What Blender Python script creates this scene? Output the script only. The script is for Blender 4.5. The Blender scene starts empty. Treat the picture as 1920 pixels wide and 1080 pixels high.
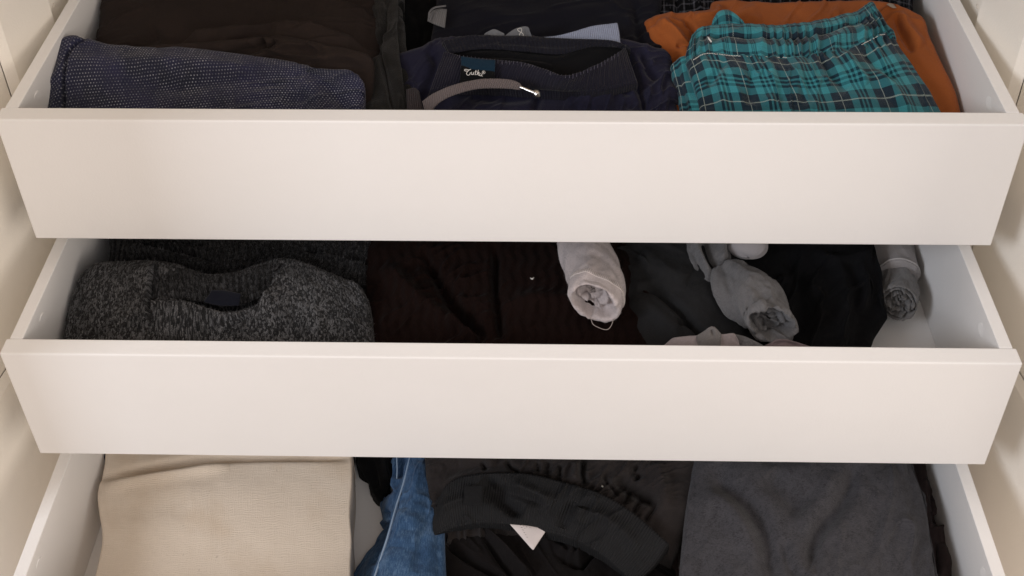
import bpy, bmesh, math, random
import numpy as np
from mathutils import Vector, Matrix
rad = math.radians
SC = bpy.context.scene
COL = SC.collection

# ------------------------------------------------------------------ camera
F, SHIFT = 2124.32, -622.53
CAM = np.array([0.02808, -0.78102, 0.70088])
PITCH, YAW, ROLL = 0.585393, -0.0272226, -0.0131732
def _basis():
    cp, sp, cy, sy, cr, sr = (math.cos(PITCH), math.sin(PITCH), math.cos(YAW), math.sin(YAW),
                              math.cos(ROLL), math.sin(ROLL))
    f = np.array([sy*cp, cy*cp, -sp]); r = np.array([cy, -sy, 0.0]); u = np.cross(r, f)
    return cr*r + sr*u, -sr*r + cr*u, f
CR, CU, CF = _basis()
cam = bpy.data.objects.new('camera', bpy.data.cameras.new('camera')); COL.objects.link(cam)
M = Matrix.Identity(4)
for i in range(3):
    M[i][0], M[i][1], M[i][2], M[i][3] = CR[i], CU[i], -CF[i], CAM[i]
cam.matrix_world = M
cam.data.sensor_width = 36; cam.data.lens = F/1920*36; cam.data.shift_y = SHIFT/1920
cam.data.clip_start = 0.01; cam.data.clip_end = 50
SC.camera = cam

# ------------------------------------------------------------------ light
SC.view_settings.view_transform = 'Standard'; SC.view_settings.look = 'None'
SC.view_settings.exposure = 0.0; SC.view_settings.gamma = 1.0
W = bpy.data.worlds.new('World'); SC.world = W; W.use_nodes = True
W.node_tree.nodes['Background'].inputs[0].default_value = (1.0, 0.82, 0.70, 1)
W.node_tree.nodes['Background'].inputs[1].default_value = 0.54
def area(name, loc, aim, size, power, col):
    l = bpy.data.lights.new(name, 'AREA'); l.shape = 'RECTANGLE'; l.size, l.size_y = size
    l.energy = power; l.color = col
    o = bpy.data.objects.new(name, l); COL.objects.link(o); o.location = loc
    o.rotation_euler = (Vector(aim)-Vector(loc)).to_track_quat('-Z', 'Y').to_euler()
    return o
area('window_light', (-3.4, -2.3, 2.05), (0.1, -0.05, -0.2), (1.2, 1.4), 84, (0.92, 0.97, 1.07))
area('room_bounce_light', (2.6, -1.9, 0.55), (-0.2, 0.0, -0.2), (1.8, 1.8), 36, (1.0, 0.91, 0.83))
area('front_bounce_light', (0.8, -2.5, 1.9), (0.2, 0, -0.15), (2.4, 1.8), 19, (0.95, 0.96, 1.0))
SC.cycles.max_bounces = 16; SC.cycles.diffuse_bounces = 10

# ------------------------------------------------------------------ helpers
def ray(px, py):
    return CF + CR*((px-960)/F) - CU*((py-540-SHIFT)/F)
def onz(px, py, z):
    d = ray(px, py); return CAM + d*((z-CAM[2])/d[2])
def onx(px, py, x):
    d = ray(px, py); return CAM + d*((x-CAM[0])/d[0])
def topx(P):
    v = P-CAM; w = v@CF
    return 960+F*(v@CR)/w, 540+SHIFT-F*(v@CU)/w
def lin(r, g, b):
    f = lambda c: (c/255/12.92) if c/255 <= .04045 else ((c/255+.055)/1.055)**2.4
    return (f(r), f(g), f(b), 1)
class Noise:
    def __init__(s, seed): s.t = np.random.RandomState(seed).rand(128, 128)*2-1
    def __call__(s, x, y):
        xi, yi = np.floor(x).astype(int), np.floor(y).astype(int); fx, fy = x-xi, y-yi
        fx = fx*fx*fx*(fx*(fx*6-15)+10); fy = fy*fy*fy*(fy*(fy*6-15)+10); t = s.t
        a, b = t[xi % 128, yi % 128], t[(xi+1) % 128, yi % 128]
        c, d = t[xi % 128, (yi+1) % 128], t[(xi+1) % 128, (yi+1) % 128]
        return (a*(1-fx)+b*fx)*(1-fy)+(c*(1-fx)+d*fx)*fy
    def fbm(s, x, y, o=3):
        r = 0; a = 1
        for k in range(o): r = r+a*s(x*2**k+k*17.3, y*2**k+k*9.1); a *= .5
        return r
def resample(pts, n):
    p = np.array(pts, float)
    if len(p) > 2:
        q = np.vstack([2*p[0]-p[1], p, 2*p[-1]-p[-2]]); out = []
        for i in range(1, len(q)-2):
            t = np.linspace(0, 1, 24, endpoint=False)[:, None]
            a, b, c, d = q[i-1], q[i], q[i+1], q[i+2]
            out.append(.5*((2*b)+(c-a)*t+(2*a-5*b+4*c-d)*t*t+(3*b-a-3*c+d)*t**3))
        p = np.vstack(out+[p[-1:]])
    s = np.r_[0, np.cumsum(np.linalg.norm(np.diff(p, axis=0), axis=1))]
    k = np.linspace(0, s[-1], n)
    return np.stack([np.interp(k, s, p[:, i]) for i in range(p.shape[1])], 1)
def normals(G):
    du = np.gradient(G, axis=1); dv = np.gradient(G, axis=0)
    n = np.cross(dv, du); return n/(np.linalg.norm(n, axis=2, keepdims=True)+1e-12)
def segd(X, Y, pl):
    """distance to a polyline, signed side, and position along it 0..1"""
    pl = resample(pl, max(12, 6*len(pl))); best = np.full(X.shape, 1e9); side = np.zeros(X.shape); pos = np.zeros(X.shape)
    n = len(pl)-1
    for i in range(n):
        ax, ay = pl[i]; bx, by = pl[i+1]; dx, dy = bx-ax, by-ay; L = dx*dx+dy*dy+1e-9
        t = np.clip(((X-ax)*dx+(Y-ay)*dy)/L, 0, 1)
        d = np.hypot(X-ax-t*dx, Y-ay-t*dy); m = d < best
        best = np.where(m, d, best); side = np.where(m, np.sign(dx*(Y-ay)-dy*(X-ax)), side); pos = np.where(m, (i+t)/n, pos)
    return best, side, pos
def relief(X, Y, folds):
    """valleys/ridges (pts, width, amp) and layer edges (pts, width, amp, reach): raised on the side right of the line (below it when drawn left to right)"""
    h = np.zeros(X.shape)
    for f in folds:
        d, s, p = segd(X, Y, f[0])
        if len(f) == 3:
            tp = np.clip(np.minimum(p, 1-p)*6, 0, 1)**.7
            h += f[2]*np.exp(-(d/f[1])**2)*tp
        else:
            tp = np.clip(np.minimum(p, 1-p)*8, 0.0, 1)
            sd = d*s
            h += f[2]*tp/(1+np.exp(np.clip(-sd/f[1]*3, -40, 40)))*np.exp(-np.clip(sd, 0, None)/f[3])
    return h
def patch(zt, top, bot, left=(), right=(), n=(160, 90), bulge=0, folds=(), noise=(), roll=(.006, .006, .006, .006), floor=None, seed=1, extra=None, fs=1.0, wr=()):
    """a cloth surface spanned between four outlines, with rolled-under edges down to the drawer floor"""
    nu, nv = n
    w = lambda c: [onz(a, b, zt+d) for a, b, d in c]
    T = resample(w(top), nu); B = resample(w(bot), nu)
    L = resample(w([top[0], *left, bot[0]]), nv); R = resample(w([top[-1], *right, bot[-1]]), nv)
    u = np.linspace(0, 1, nu)[None, :, None]; v = np.linspace(0, 1, nv)[:, None, None]
    G = (1-v)*T[None]+v*B[None]+(1-u)*L[:, None]+u*R[:, None] - ((1-u)*(1-v)*T[0]+u*(1-v)*T[-1]+(1-u)*v*B[0]+u*v*B[-1])
    X = np.zeros((nv, nu)); Y = X.copy()
    V = G-CAM; wv = V@CF; X = 960+F*(V@CR)/wv; Y = 540+SHIFT-F*(V@CU)/wv
    UV = np.zeros((nv, nu, 2))
    lu = (np.linalg.norm(np.diff(T, axis=0), axis=1).sum()+np.linalg.norm(np.diff(B, axis=0), axis=1).sum())/2
    lv = (np.linalg.norm(np.diff(L, axis=0), axis=1).sum()+np.linalg.norm(np.diff(R, axis=0), axis=1).sum())/2
    UV[..., 0] = u[..., 0]*lu; UV[..., 1] = (1-v[..., 0])*lv
    N = normals(G); N[N[..., 2] < 0] *= -1
    h = relief(X, Y, folds)*fs
    uu, vv = u[..., 0], v[..., 0]
    h = h + bulge*(1-(2*uu-1)**4)*(1-(2*vv-1)**4)
    nz = Noise(seed)
    for k, (sc, am) in enumerate(noise): h = h+am*nz.fbm(UV[..., 0]/sc+seed*3.7+k*11, UV[..., 1]/sc+seed*1.3+k*5)
    for (sx_, sy_, ang, am) in wr:      # sharp little creases, drawn out along a direction
        ca, sa = math.cos(ang), math.sin(ang); a_, b_ = UV[..., 0]*ca+UV[..., 1]*sa, -UV[..., 0]*sa+UV[..., 1]*ca
        q = nz.fbm(a_/sx_+31, b_/sy_+77+.5*nz(a_/sx_*.7+3, b_/sy_*.3), 2); m_ = np.clip(.5+nz(a_/sx_*.8+9, b_/sy_*.35+5)*1.2, 0, 1)
        h = h+am*m_*((1-np.clip(np.abs(q)*2.2, 0, 1))**2-.25)
    if extra: h = h+extra(uu+0*vv, vv+0*uu, UV, X, Y)
    G = G+N*h[..., None]
    fl = zt-.139 if floor is None else floor
    def side(G, UV, ax, last, r):
        g = np.moveaxis(G, ax, 0); t = np.moveaxis(UV, ax, 0)
        if last: g = g[::-1]; t = t[::-1]
        e, i1 = g[0], g[min(4, len(g)-1)]
        o = e-i1; o[:, 2] = 0; o /= (np.linalg.norm(o, axis=1, keepdims=True)+1e-9)
        k = np.array([1, 2, 3, 1])/7.0
        rows, uvs = [], []; acc = 0; prev = e
        for a in (15, 30, 45, 60, 75, 90):
            q = e+o*r*math.sin(rad(a)); q = q+np.array([0, 0, -r*(1-math.cos(rad(a)))])
            rows.append(q)
        bot_ = rows[-1]
        for f in (.25, .6, 1.0):
            q = bot_.copy()-o*r*(.5*f); q[:, 2] = bot_[:, 2]*(1-f)+fl*f; rows.append(q)
        dt = t[0]-t[1]; dt /= (np.linalg.norm(dt, axis=1, keepdims=True)+1e-12)
        for q in rows:
            acc = acc+np.linalg.norm(q-prev, axis=1).mean(); uvs.append(t[0]+dt*acc); prev = q
        g = np.concatenate([np.array(rows[::-1]), g]); t = np.concatenate([np.array(uvs[::-1]), t])
        if last: g = g[::-1]; t = t[::-1]
        return np.moveaxis(g, 0, ax), np.moveaxis(t, 0, ax)
    rt, rr, rb, rl = roll
    if rl: G, UV = side(G, UV, 1, False, rl)
    if rr: G, UV = side(G, UV, 1, True, rr)
    if rt: G, UV = side(G, UV, 0, False, rt)
    if rb: G, UV = side(G, UV, 0, True, rb)
    return G, UV
def mesh(name, grids, mats, parent=None, thick=0, closed_u=False):
    vs, fs, uvs, mi = [], [], [], []; off = 0
    mats = mats if isinstance(mats, (list, tuple)) else [mats]
    for gi, (G, UV) in enumerate(grids):
        nv, nu, _ = G.shape; vs.append(G.reshape(-1, 3))
        idx = np.arange(nv*nu).reshape(nv, nu)+off
        a, b, c, d = idx[:-1, :-1], idx[1:, :-1], idx[1:, 1:], idx[:-1, 1:]
        q = np.stack([a, b, c, d], -1).reshape(-1, 4); fs.append(q)
        uvs.append(UV.reshape(-1, 2)); off += nv*nu
        mi.append(np.full(len(q), min(gi, len(mats)-1)))
    V = np.concatenate(vs); Q = np.concatenate(fs); U = np.concatenate(uvs)
    me = bpy.data.meshes.new(name)
    me.vertices.add(len(V)); me.vertices.foreach_set('co', V.astype(np.float32).ravel())
    me.loops.add(Q.size); me.loops.foreach_set('vertex_index', Q.astype(np.int32).ravel())
    me.polygons.add(len(Q)); me.polygons.foreach_set('loop_start', (np.arange(len(Q))*4).astype(np.int32))
    me.polygons.foreach_set('material_index', np.concatenate(mi).astype(np.int32))
    me.polygons.foreach_set('use_smooth', np.ones(len(Q), bool))
    me.update(calc_edges=True)
    ul = me.uv_layers.new(name='UVMap'); ul.data.foreach_set('uv', U[Q.ravel()].astype(np.float32).ravel())
    for m in mats: me.materials.append(m)
    me.validate()
    o = bpy.data.objects.new(name, me); COL.objects.link(o)
    if parent: o.parent = parent
    if thick:
        s = o.modifiers.new('thickness', 'SOLIDIFY'); s.thickness = thick; s.offset = 0
    return o
def tag(o, label, cat, group=None):
    o['label'] = label; o['category'] = cat
    if group: o['group'] = group
    return o
def empty(name, loc, label, cat, group=None):
    o = bpy.data.objects.new(name, None); COL.objects.link(o); o.location = loc; o.empty_display_size = .05
    return tag(o, label, cat, group)
def boxmesh(name, lo, hi, mat, parent=None, bevel=.0015, seg=3):
    bm = bmesh.new(); bmesh.ops.create_cube(bm, size=1)
    for v in bm.verts:
        for i in range(3): v.co[i] = lo[i] if v.co[i] < 0 else hi[i]
    if bevel: bmesh.ops.bevel(bm, geom=list(bm.edges), offset=bevel, segments=seg, affect='EDGES', profile=.5)
    for f in bm.faces: f.smooth = False
    me = bpy.data.meshes.new(name); bm.to_mesh(me); bm.free(); me.materials.append(mat)
    o = bpy.data.objects.new(name, me); COL.objects.link(o)
    if parent:
        o.parent = parent; o.location = -Vector(parent.location)
    return o
def place(o, parent):
    o.parent = parent; o.location = -Vector(parent.location); return o
def tube(pts, r, ns=8, n=None, close=False):
    """swept round tube as a grid; r a number or list along the path"""
    p = resample(pts, n or max(16, 8*len(pts))); t = np.gradient(p, axis=0); t /= np.linalg.norm(t, axis=1, keepdims=True)
    up = np.array([0.13, .2, 1.0]); a = np.cross(t, up); a /= np.linalg.norm(a, axis=1, keepdims=True); b = np.cross(t, a)
    rr = np.interp(np.linspace(0, 1, len(p)), np.linspace(0, 1, len(r)), r) if hasattr(r, '__len__') else np.full(len(p), r)
    th = np.linspace(0, 2*math.pi, ns+1)
    G = p[:, None]+rr[:, None, None]*(np.cos(th)[None, :, None]*a[:, None]+np.sin(th)[None, :, None]*b[:, None])
    UV = np.zeros(G.shape[:2]+(2,)); UV[..., 0] = th[None]/6.28*.01
    UV[..., 1] = np.r_[0, np.cumsum(np.linalg.norm(np.diff(p, axis=0), axis=1))][:, None]
    return G, UV
def wpts(zt, c): return [onz(a, b, zt+d) for a, b, d in c]

# ------------------------------------------------------------------ materials
class NT:
    def __init__(s, name):
        s.m = bpy.data.materials.new(name); s.m.use_nodes = True; s.t = s.m.node_tree; s.b = s.t.nodes['Principled BSDF']
    def n(s, ty, **kw):
        x = s.t.nodes.new(ty)
        for k, v in kw.items():
            if k.startswith('_'): setattr(x, k[1:], v)
            else:
                k2 = int(k[1:]) if k[0] == 'i' and k[1:].isdigit() else k.replace('__', ' ')
                if hasattr(v, 'is_output'): s.t.links.new(v, x.inputs[k2])
                else: x.inputs[k2].default_value = v
        return x
    def L(s, a, b): s.t.links.new(a, b)
    def math(s, op, a, b=0.0, c=0.0): return s.n('ShaderNodeMath', _operation=op, i0=a, i1=b, i2=c).outputs[0]
    def mix(s, f, a, b, mode='MIX'):
        x = s.n('ShaderNodeMix', _data_type='RGBA', _blend_type=mode)
        for k, v in ((0, f), (6, a), (7, b)):
            if hasattr(v, 'is_output'): s.L(v, x.inputs[k])
            else: x.inputs[k].default_value = v
        return x.outputs[2]
    def ramp(s, f, stops, mode='LINEAR'):
        x = s.n('ShaderNodeValToRGB', Fac=f); e = x.color_ramp.elements; x.color_ramp.interpolation = mode
        while len(e) < len(stops): e.new(0.5)
        for q, (p, c) in zip(e, stops): q.position = p; q.color = c
        return x.outputs[0]
    def uv(s): return s.n('ShaderNodeTexCoord').outputs['UV']
    def obj(s): return s.n('ShaderNodeTexCoord').outputs['Object']
    def noise(s, vec, scale, detail=3, rough=.55): return s.n('ShaderNodeTexNoise', Vector=vec, Scale=scale, Detail=detail, Roughness=rough).outputs[0]
    def sep(s, v): return s.n('ShaderNodeSeparateXYZ', i0=v).outputs
    def bump(s, h, dist, strength=1.0, prev=None):
        x = s.n('ShaderNodeBump', Strength=strength, Distance=dist, Height=h)
        if prev: s.L(prev, x.inputs['Normal'])
        return x.outputs[0]
    def done(s, col, rough=.9, nrm=None, sheen=0.0, spec=.2, sheen_rough=.5):
        b = s.b
        if hasattr(col, 'is_output'): s.L(col, b.inputs['Base Color'])
        else: b.inputs['Base Color'].default_value = col
        if hasattr(rough, 'is_output'): s.L(rough, b.inputs['Roughness'])
        else: b.inputs['Roughness'].default_value = rough
        b.inputs['Specular IOR Level'].default_value = spec
        b.inputs['Sheen Weight'].default_value = sheen; b.inputs['Sheen Roughness'].default_value = sheen_rough
        if nrm: s.L(nrm, b.inputs['Normal'])
        return s.m
def m_white(name='white_melamine', a=(.845, .835, .818, 1), b=(.88, .87, .857, 1)):
    t = NT(name); o = t.obj()
    c = t.mix(t.noise(o, 9, 4), a, b)
    return t.done(c, t.math('MULTIPLY_ADD', t.noise(o, 160, 2), .12, .36), t.bump(t.noise(o, 420, 3), .00035, .5, t.bump(t.noise(o, 24, 2), .0012, .35)), spec=.25)
def m_plain(name, c, rough=.6, spec=.3, metal=0):
    t = NT(name); t.b.inputs['Metallic'].default_value = metal
    o = t.obj(); col = t.mix(t.noise(o, 60, 3), tuple(x*.85 for x in c[:3])+(1,), tuple(min(1, x*1.12) for x in c[:3])+(1,))
    return t.done(col, rough, t.bump(t.noise(o, 400, 2), .0003, .3), spec=spec)
def m_cloth(name, c, var=.25, weave=700, wb=.0004, tint=None, speck=0.0, sheen=.12, aniso=1.0, lowscale=14, fuzz=1.0, heather=0.0):
    """woven / fleecy cloth: fibre relief, slow tone drift, flecks of lighter and darker yarn"""
    t = NT(name); uv = t.uv()
    c1 = tuple(v*(1-var) for v in c[:3])+(1,); c2 = tuple(v*(1+var) for v in (tint or c)[:3])+(1,)
    low = t.noise(uv, lowscale, 5, .6); fine = t.noise(uv, 850, 4, .8)
    mp = t.n('ShaderNodeMapping', Vector=uv); mp.inputs['Scale'].default_value = (420, 760, 1); mp.inputs['Rotation'].default_value = (0, 0, .5)
    yarn = t.noise(mp.outputs[0], 1.0, 3, .75)
    f = t.math('ADD', t.math('MULTIPLY', low, .40), t.math('MULTIPLY', t.math('ADD', fine, yarn), .30*fuzz))
    col = t.mix(t.ramp(f, [(.30, (0, 0, 0, 1)), (.70, (1, 1, 1, 1))]), c1, c2)
    if heather:
        hz = t.ramp(t.math('MULTIPLY_ADD', t.noise(uv, 150, 5, .8), .6, t.math('MULTIPLY', yarn, .5)), [(.44, (0, 0, 0, 1)), (.60, (1, 1, 1, 1))])
        col = t.mix(t.math('MULTIPLY', hz, heather), col, tuple(min(1, v*2.1+.012) for v in c[:3])+(1,))
    if speck:
        sp = t.ramp(t.noise(uv, 800, 2, .8), [(.60, (0, 0, 0, 1)), (.72, (1, 1, 1, 1))])
        col = t.mix(t.math('MULTIPLY', sp, speck), col, tuple(min(1, v*3+.06) for v in c[:3])+(1,))
        dk = t.ramp(t.noise(uv, 640, 2, .8), [(.62, (0, 0, 0, 1)), (.72, (1, 1, 1, 1))])
        col = t.mix(t.math('MULTIPLY', dk, min(.6, speck*2)), col, tuple(v*.4 for v in c[:3])+(1,))
    nb = t.bump(fine, wb*2.2, .7); nb = t.bump(yarn, wb*1.6, .6, nb)
    return t.done(col, .95, nb, sheen=sheen, spec=.12)
def m_rib(name, c, period=.0028, var=.3, depth=.0012, sheen=.12):
    t = NT(name); uv = t.uv(); x, y, z = t.sep(uv)
    w = t.math('SINE', t.math('MULTIPLY', x, 6.283/period)); k = t.math('ABSOLUTE', t.math('SINE', t.math('MULTIPLY', y, 3.14/.0022)))
    low = t.noise(uv, 20, 4); fine = t.noise(uv, 1100, 3, .7)
    f = t.math('ADD', t.math('MULTIPLY_ADD', w, .22, .3), t.math('MULTIPLY', fine, .45))
    col = t.mix(f, tuple(v*(1-var) for v in c[:3])+(1,), tuple(v*(1+var) for v in c[:3])+(1,))
    col = t.mix(t.math('MULTIPLY', low, .4), col, tuple(v*.7 for v in c[:3])+(1,))
    h = t.math('ADD', w, t.math('MULTIPLY', k, .35))
    return t.done(col, .95, t.bump(fine, .0006, .5, t.bump(h, depth, .8)), sheen=sheen, spec=.1)
def m_marl(name, c, hi, rib=0.0, amount=.5):
    """marled knit: little slanted stitches in light and dark wool"""
    t = NT(name); uv = t.uv()
    mp = t.n('ShaderNodeMapping', Vector=uv); mp.inputs['Scale'].default_value = (680, 430, 1); mp.inputs['Rotation'].default_value = (0, 0, .55)
    wob = t.n('ShaderNodeVectorMath', _operation='MULTIPLY_ADD', i0=t.n('ShaderNodeTexNoise', Vector=uv, Scale=120).outputs[1], i1=(2.2, 2.2, 0), i2=mp.outputs[0]).outputs[0]
    vo = t.n('ShaderNodeTexVoronoi', Vector=wob, Scale=1.0, Randomness=.75)
    cell = t.sep(vo.outputs['Color'])[0]
    fine = t.noise(uv, 1300, 3, .75); low = t.noise(uv, 30, 4)
    f = t.ramp(cell, [(.42, (0, 0, 0, 1)), (.85, (1, 1, 1, 1))])
    f = t.math('MULTIPLY', f, t.ramp(fine, [(.36, (0, 0, 0, 1)), (.62, (1, 1, 1, 1))])); f = t.math('MULTIPLY', f, amount*2.0)
    col = t.mix(f, c, hi); col = t.mix(t.math('MULTIPLY', t.ramp(low, [(.4, (0, 0, 0, 1)), (.7, (1, 1, 1, 1))]), .45), col, tuple(v*.5 for v in c[:3])+(1,))
    h = t.math('SUBTRACT', 1.0, t.math('MULTIPLY', vo.outputs['Distance'], 1.0))
    nb = t.bump(h, .0022, .9)
    if rib:
        w = t.math('SINE', t.math('MULTIPLY', t.sep(uv)[0], 6.283/rib)); nb = t.bump(w, .0025, .9, nb)
    nb = t.bump(fine, .0012, .7, nb)
    return t.done(col, .97, nb, sheen=.08, spec=.08)
def m_dots(name, c, c2, hi):
    """dark pique knit with rows of pale pin dots"""
    t = NT(name); uv = t.uv(); x, y, z = t.sep(uv)
    wob = t.noise(uv, 40, 2); 
    rot = t.n('ShaderNodeMapping', Vector=uv); rot.inputs['Rotation'].default_value = (0, 0, -.12)
    x, y, z = t.sep(rot.outputs[0])
    P1, P2 = .0031, .0024
    r = t.math('DIVIDE', y, P2); row = t.math('FLOOR', r); fy = t.math('SUBTRACT', t.math('SUBTRACT', r, row), .5)
    cx = t.math('MULTIPLY_ADD', t.math('MODULO', t.math('ABSOLUTE', row), 2.0), .5, t.math('DIVIDE', x, P1)); fx = t.math('SUBTRACT', t.math('FRACT', cx), .5)
    d = t.math('SQRT', t.math('ADD', t.math('MULTIPLY', fx, fx), t.math('MULTIPLY', fy, fy)))
    cellid = t.n('ShaderNodeCombineXYZ', X=t.math('FLOOR', cx), Y=row)
    rnd = t.n('ShaderNodeTexWhiteNoise', Vector=cellid.outputs[0], _noise_dimensions='2D').outputs[0]
    dot = t.ramp(d, [(.10, (1, 1, 1, 1)), (.27, (0, 0, 0, 1))])
    patchy = t.ramp(t.noise(uv, 22, 4), [(.32, (.12, .12, .12, 1)), (.62, (1, 1, 1, 1))])
    dot = t.math('MULTIPLY', t.math('MULTIPLY', dot, t.math('MULTIPLY_ADD', rnd, .75, .25)), patchy)
    fine = t.noise(uv, 1000, 3, .7)
    base = t.mix(t.ramp(t.noise(uv, 16, 3), [(.35, (0, 0, 0, 1)), (.65, (1, 1, 1, 1))]), c, c2)
    base = t.mix(t.math('MULTIPLY', fine, .5), base, tuple(v*.4 for v in c[:3])+(1,))
    col = t.mix(t.math('MULTIPLY', dot, .85), base, hi)
    nb = t.bump(fine, .0008, .6, t.bump(d, -.0016, .7))
    return t.done(col, .95, nb, sheen=.15, spec=.1)
def m_plaid(name):
    t = NT(name); uv = t.uv(); x, y, z = t.sep(uv)
    N_, B_, D_ = lin(26, 37, 50), lin(62, 142, 150), lin(12, 46, 58)
    def stripes(f):
        st = [(0, N_), (.21, B_), (.37, D_), (.43, B_), (.475, D_), (.525, B_), (.57, D_), (.63, B_), (.79, N_)]
        return t.ramp(f, st, 'CONSTANT')
    fx = t.math('FRACT', t.math('ADD', x, 10.0)); fy = t.math('FRACT', t.math('ADD', y, 10.0))
    col = t.mix(.5, stripes(fx), stripes(fy))
    def line(f, w): return t.math('LESS_THAN', t.math('ABSOLUTE', t.math('SUBTRACT', t.math('FRACT', t.math('ADD', f, .5)), .5)), w)
    tw = t.math('GREATER_THAN', t.math('SINE', t.math('MULTIPLY', t.math('ADD', t.math('MULTIPLY', x, .83), y), 260.0)), -.25)
    ln = t.math('MAXIMUM', line(fx, .009), line(fy, .013)); ln = t.math('MULTIPLY', ln, tw)
    col = t.mix(t.math('MULTIPLY', ln, .7), col, lin(190, 202, 190))
    twl = t.math('SINE', t.math('MULTIPLY', t.math('ADD', x, t.math('MULTIPLY', y, 1.2)), 480.0))
    fine = t.noise(uv, 45, 4, .75)
    col = t.mix(t.math('MULTIPLY', t.ramp(fine, [(.4, (0, 0, 0, 1)), (.75, (1, 1, 1, 1))]), .45), col, lin(30, 70, 82))
    return t.done(col, .92, t.bump(fine, .0006, .5, t.bump(twl, .00025, .4)), sheen=.2, spec=.1)
def m_checkdark(name):
    t = NT(name); uv = t.uv(); x, y, z = t.sep(uv)
    def st(v, p, w): return t.math('LESS_THAN', t.math('FRACT', t.math('DIVIDE', t.math('ADD', v, 5.0), p)), w)
    a = t.math('ADD', t.math('MULTIPLY', st(x, .011, .18), .5), t.math('MULTIPLY', st(y, .011, .18), .5))
    b = t.math('MULTIPLY', st(x, .0035, .35), t.math('GREATER_THAN', t.noise(uv, 60, 2), .52))
    f = t.math('MULTIPLY', t.math('ADD', a, t.math('MULTIPLY', b, .35)), t.noise(uv, 300, 3))
    return t.done(t.mix(f, lin(12, 12, 14), lin(105, 105, 112)), .9, t.bump(t.noise(uv, 500, 3), .0005, .5), spec=.1)
def m_denim(name):
    t = NT(name); uv = t.uv(); mp = t.n('ShaderNodeMapping', Vector=uv); mp.inputs['Scale'].default_value = (900, 150, 1)
    streak = t.noise(mp.outputs[0], 1.0, 4, .7); low = t.noise(uv, 26, 5, .6)
    mp2 = t.n('ShaderNodeMapping', Vector=uv); mp2.inputs['Scale'].default_value = (1000, 800, 1)
    fine = t.noise(mp2.outputs[0], 1.0, 3, .7)
    f = t.math('ADD', t.math('MULTIPLY', streak, .5), t.math('ADD', t.math('MULTIPLY', low, .5), t.math('MULTIPLY', fine, .25)))
    col = t.ramp(f, [(.40, lin(24, 44, 68)), (.60, lin(52, 80, 113)), (.76, lin(94, 121, 150)), (.88, lin(150, 168, 188))])
    return t.done(col, .9, t.bump(fine, .0006, .6, t.bump(streak, .0005, .5)), sheen=.1, spec=.15)
def m_linen(name):
    t = NT(name); uv = t.uv(); x, y, z = t.sep(uv)
    wob = t.math('MULTIPLY', t.noise(uv, 60, 2), .006)
    wx = t.math('SINE', t.math('MULTIPLY', t.math('ADD', x, wob), 6.283/.0019)); wy = t.math('SINE', t.math('MULTIPLY', t.math('ADD', y, wob), 6.283/.0017))
    mpa = t.n('ShaderNodeMapping', Vector=uv); mpa.inputs['Scale'].default_value = (700, 25, 1)
    mpb = t.n('ShaderNodeMapping', Vector=uv); mpb.inputs['Scale'].default_value = (25, 700, 1)
    sa, sb = t.noise(mpa.outputs[0], 1, 2), t.noise(mpb.outputs[0], 1, 2); fine = t.noise(uv, 1000, 3, .7); low = t.noise(uv, 9, 4, .6)
    g = t.math('MULTIPLY', t.math('ADD', t.math('MULTIPLY', wx, t.math('MULTIPLY', sa, .7)), t.math('MULTIPLY', wy, t.math('MULTIPLY', sb, 1.5))), .35)
    g = t.math('ADD', g, t.math('MULTIPLY', t.math('SUBTRACT', t.math('ADD', sa, sb), 1.0), 1.1))
    f = t.math('ADD', t.math('MULTIPLY_ADD', g, .24, .34), t.math('MULTIPLY', fine, .45))
    col = t.mix(f, lin(206, 192, 174), lin(230, 218, 202))
    st = t.ramp(low, [(.5, (0, 0, 0, 1)), (.72, (1, 1, 1, 1))])
    col = t.mix(t.math('MULTIPLY', st, .35), col, lin(186, 158, 122))
    sl = t.ramp(t.noise(uv, 130, 2, .4), [(.74, (0, 0, 0, 1)), (.79, (1, 1, 1, 1))])
    col = t.mix(t.math('MULTIPLY', sl, .3), col, lin(120, 104, 90))
    return t.done(col, .95, t.bump(fine, .0005, .5, t.bump(g, .0004, .6)), sheen=.1, spec=.1)
def m_cable(name):
    t = NT(name); uv = t.uv(); x, y, z = t.sep(uv)
    w = t.math('SINE', t.math('ADD', t.math('MULTIPLY', x, 6.283/.012), t.math('MULTIPLY', t.math('SINE', t.math('MULTIPLY', y, 6.283/.03)), 1.0)))
    k = t.math('SINE', t.math('MULTIPLY', y, 6.283/.005)); k2 = t.math('SINE', t.math('MULTIPLY', x, 6.283/.0045)); fine = t.noise(uv, 800, 3, .7)
    h = t.math('ADD', w, t.math('MULTIPLY', t.math('MULTIPLY', k, k2), .12))
    col = t.mix(fine, lin(12, 8, 7), lin(34, 21, 18))
    return t.done(col, .97, t.bump(fine, .001, .5, t.bump(h, .0014, .7)), sheen=.02, spec=.05)

WHITE = m_white(); CREAM = m_white('cream_white_panel', (.90, .855, .775, 1), (.915, .875, .80, 1))
HOLE = m_plain('hole_shadow_plastic', (.10, .085, .07, 1), .8)
STEEL = m_plain('aglet_steel', (.62, .60, .57, 1), .28, .5, 1.0)

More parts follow.
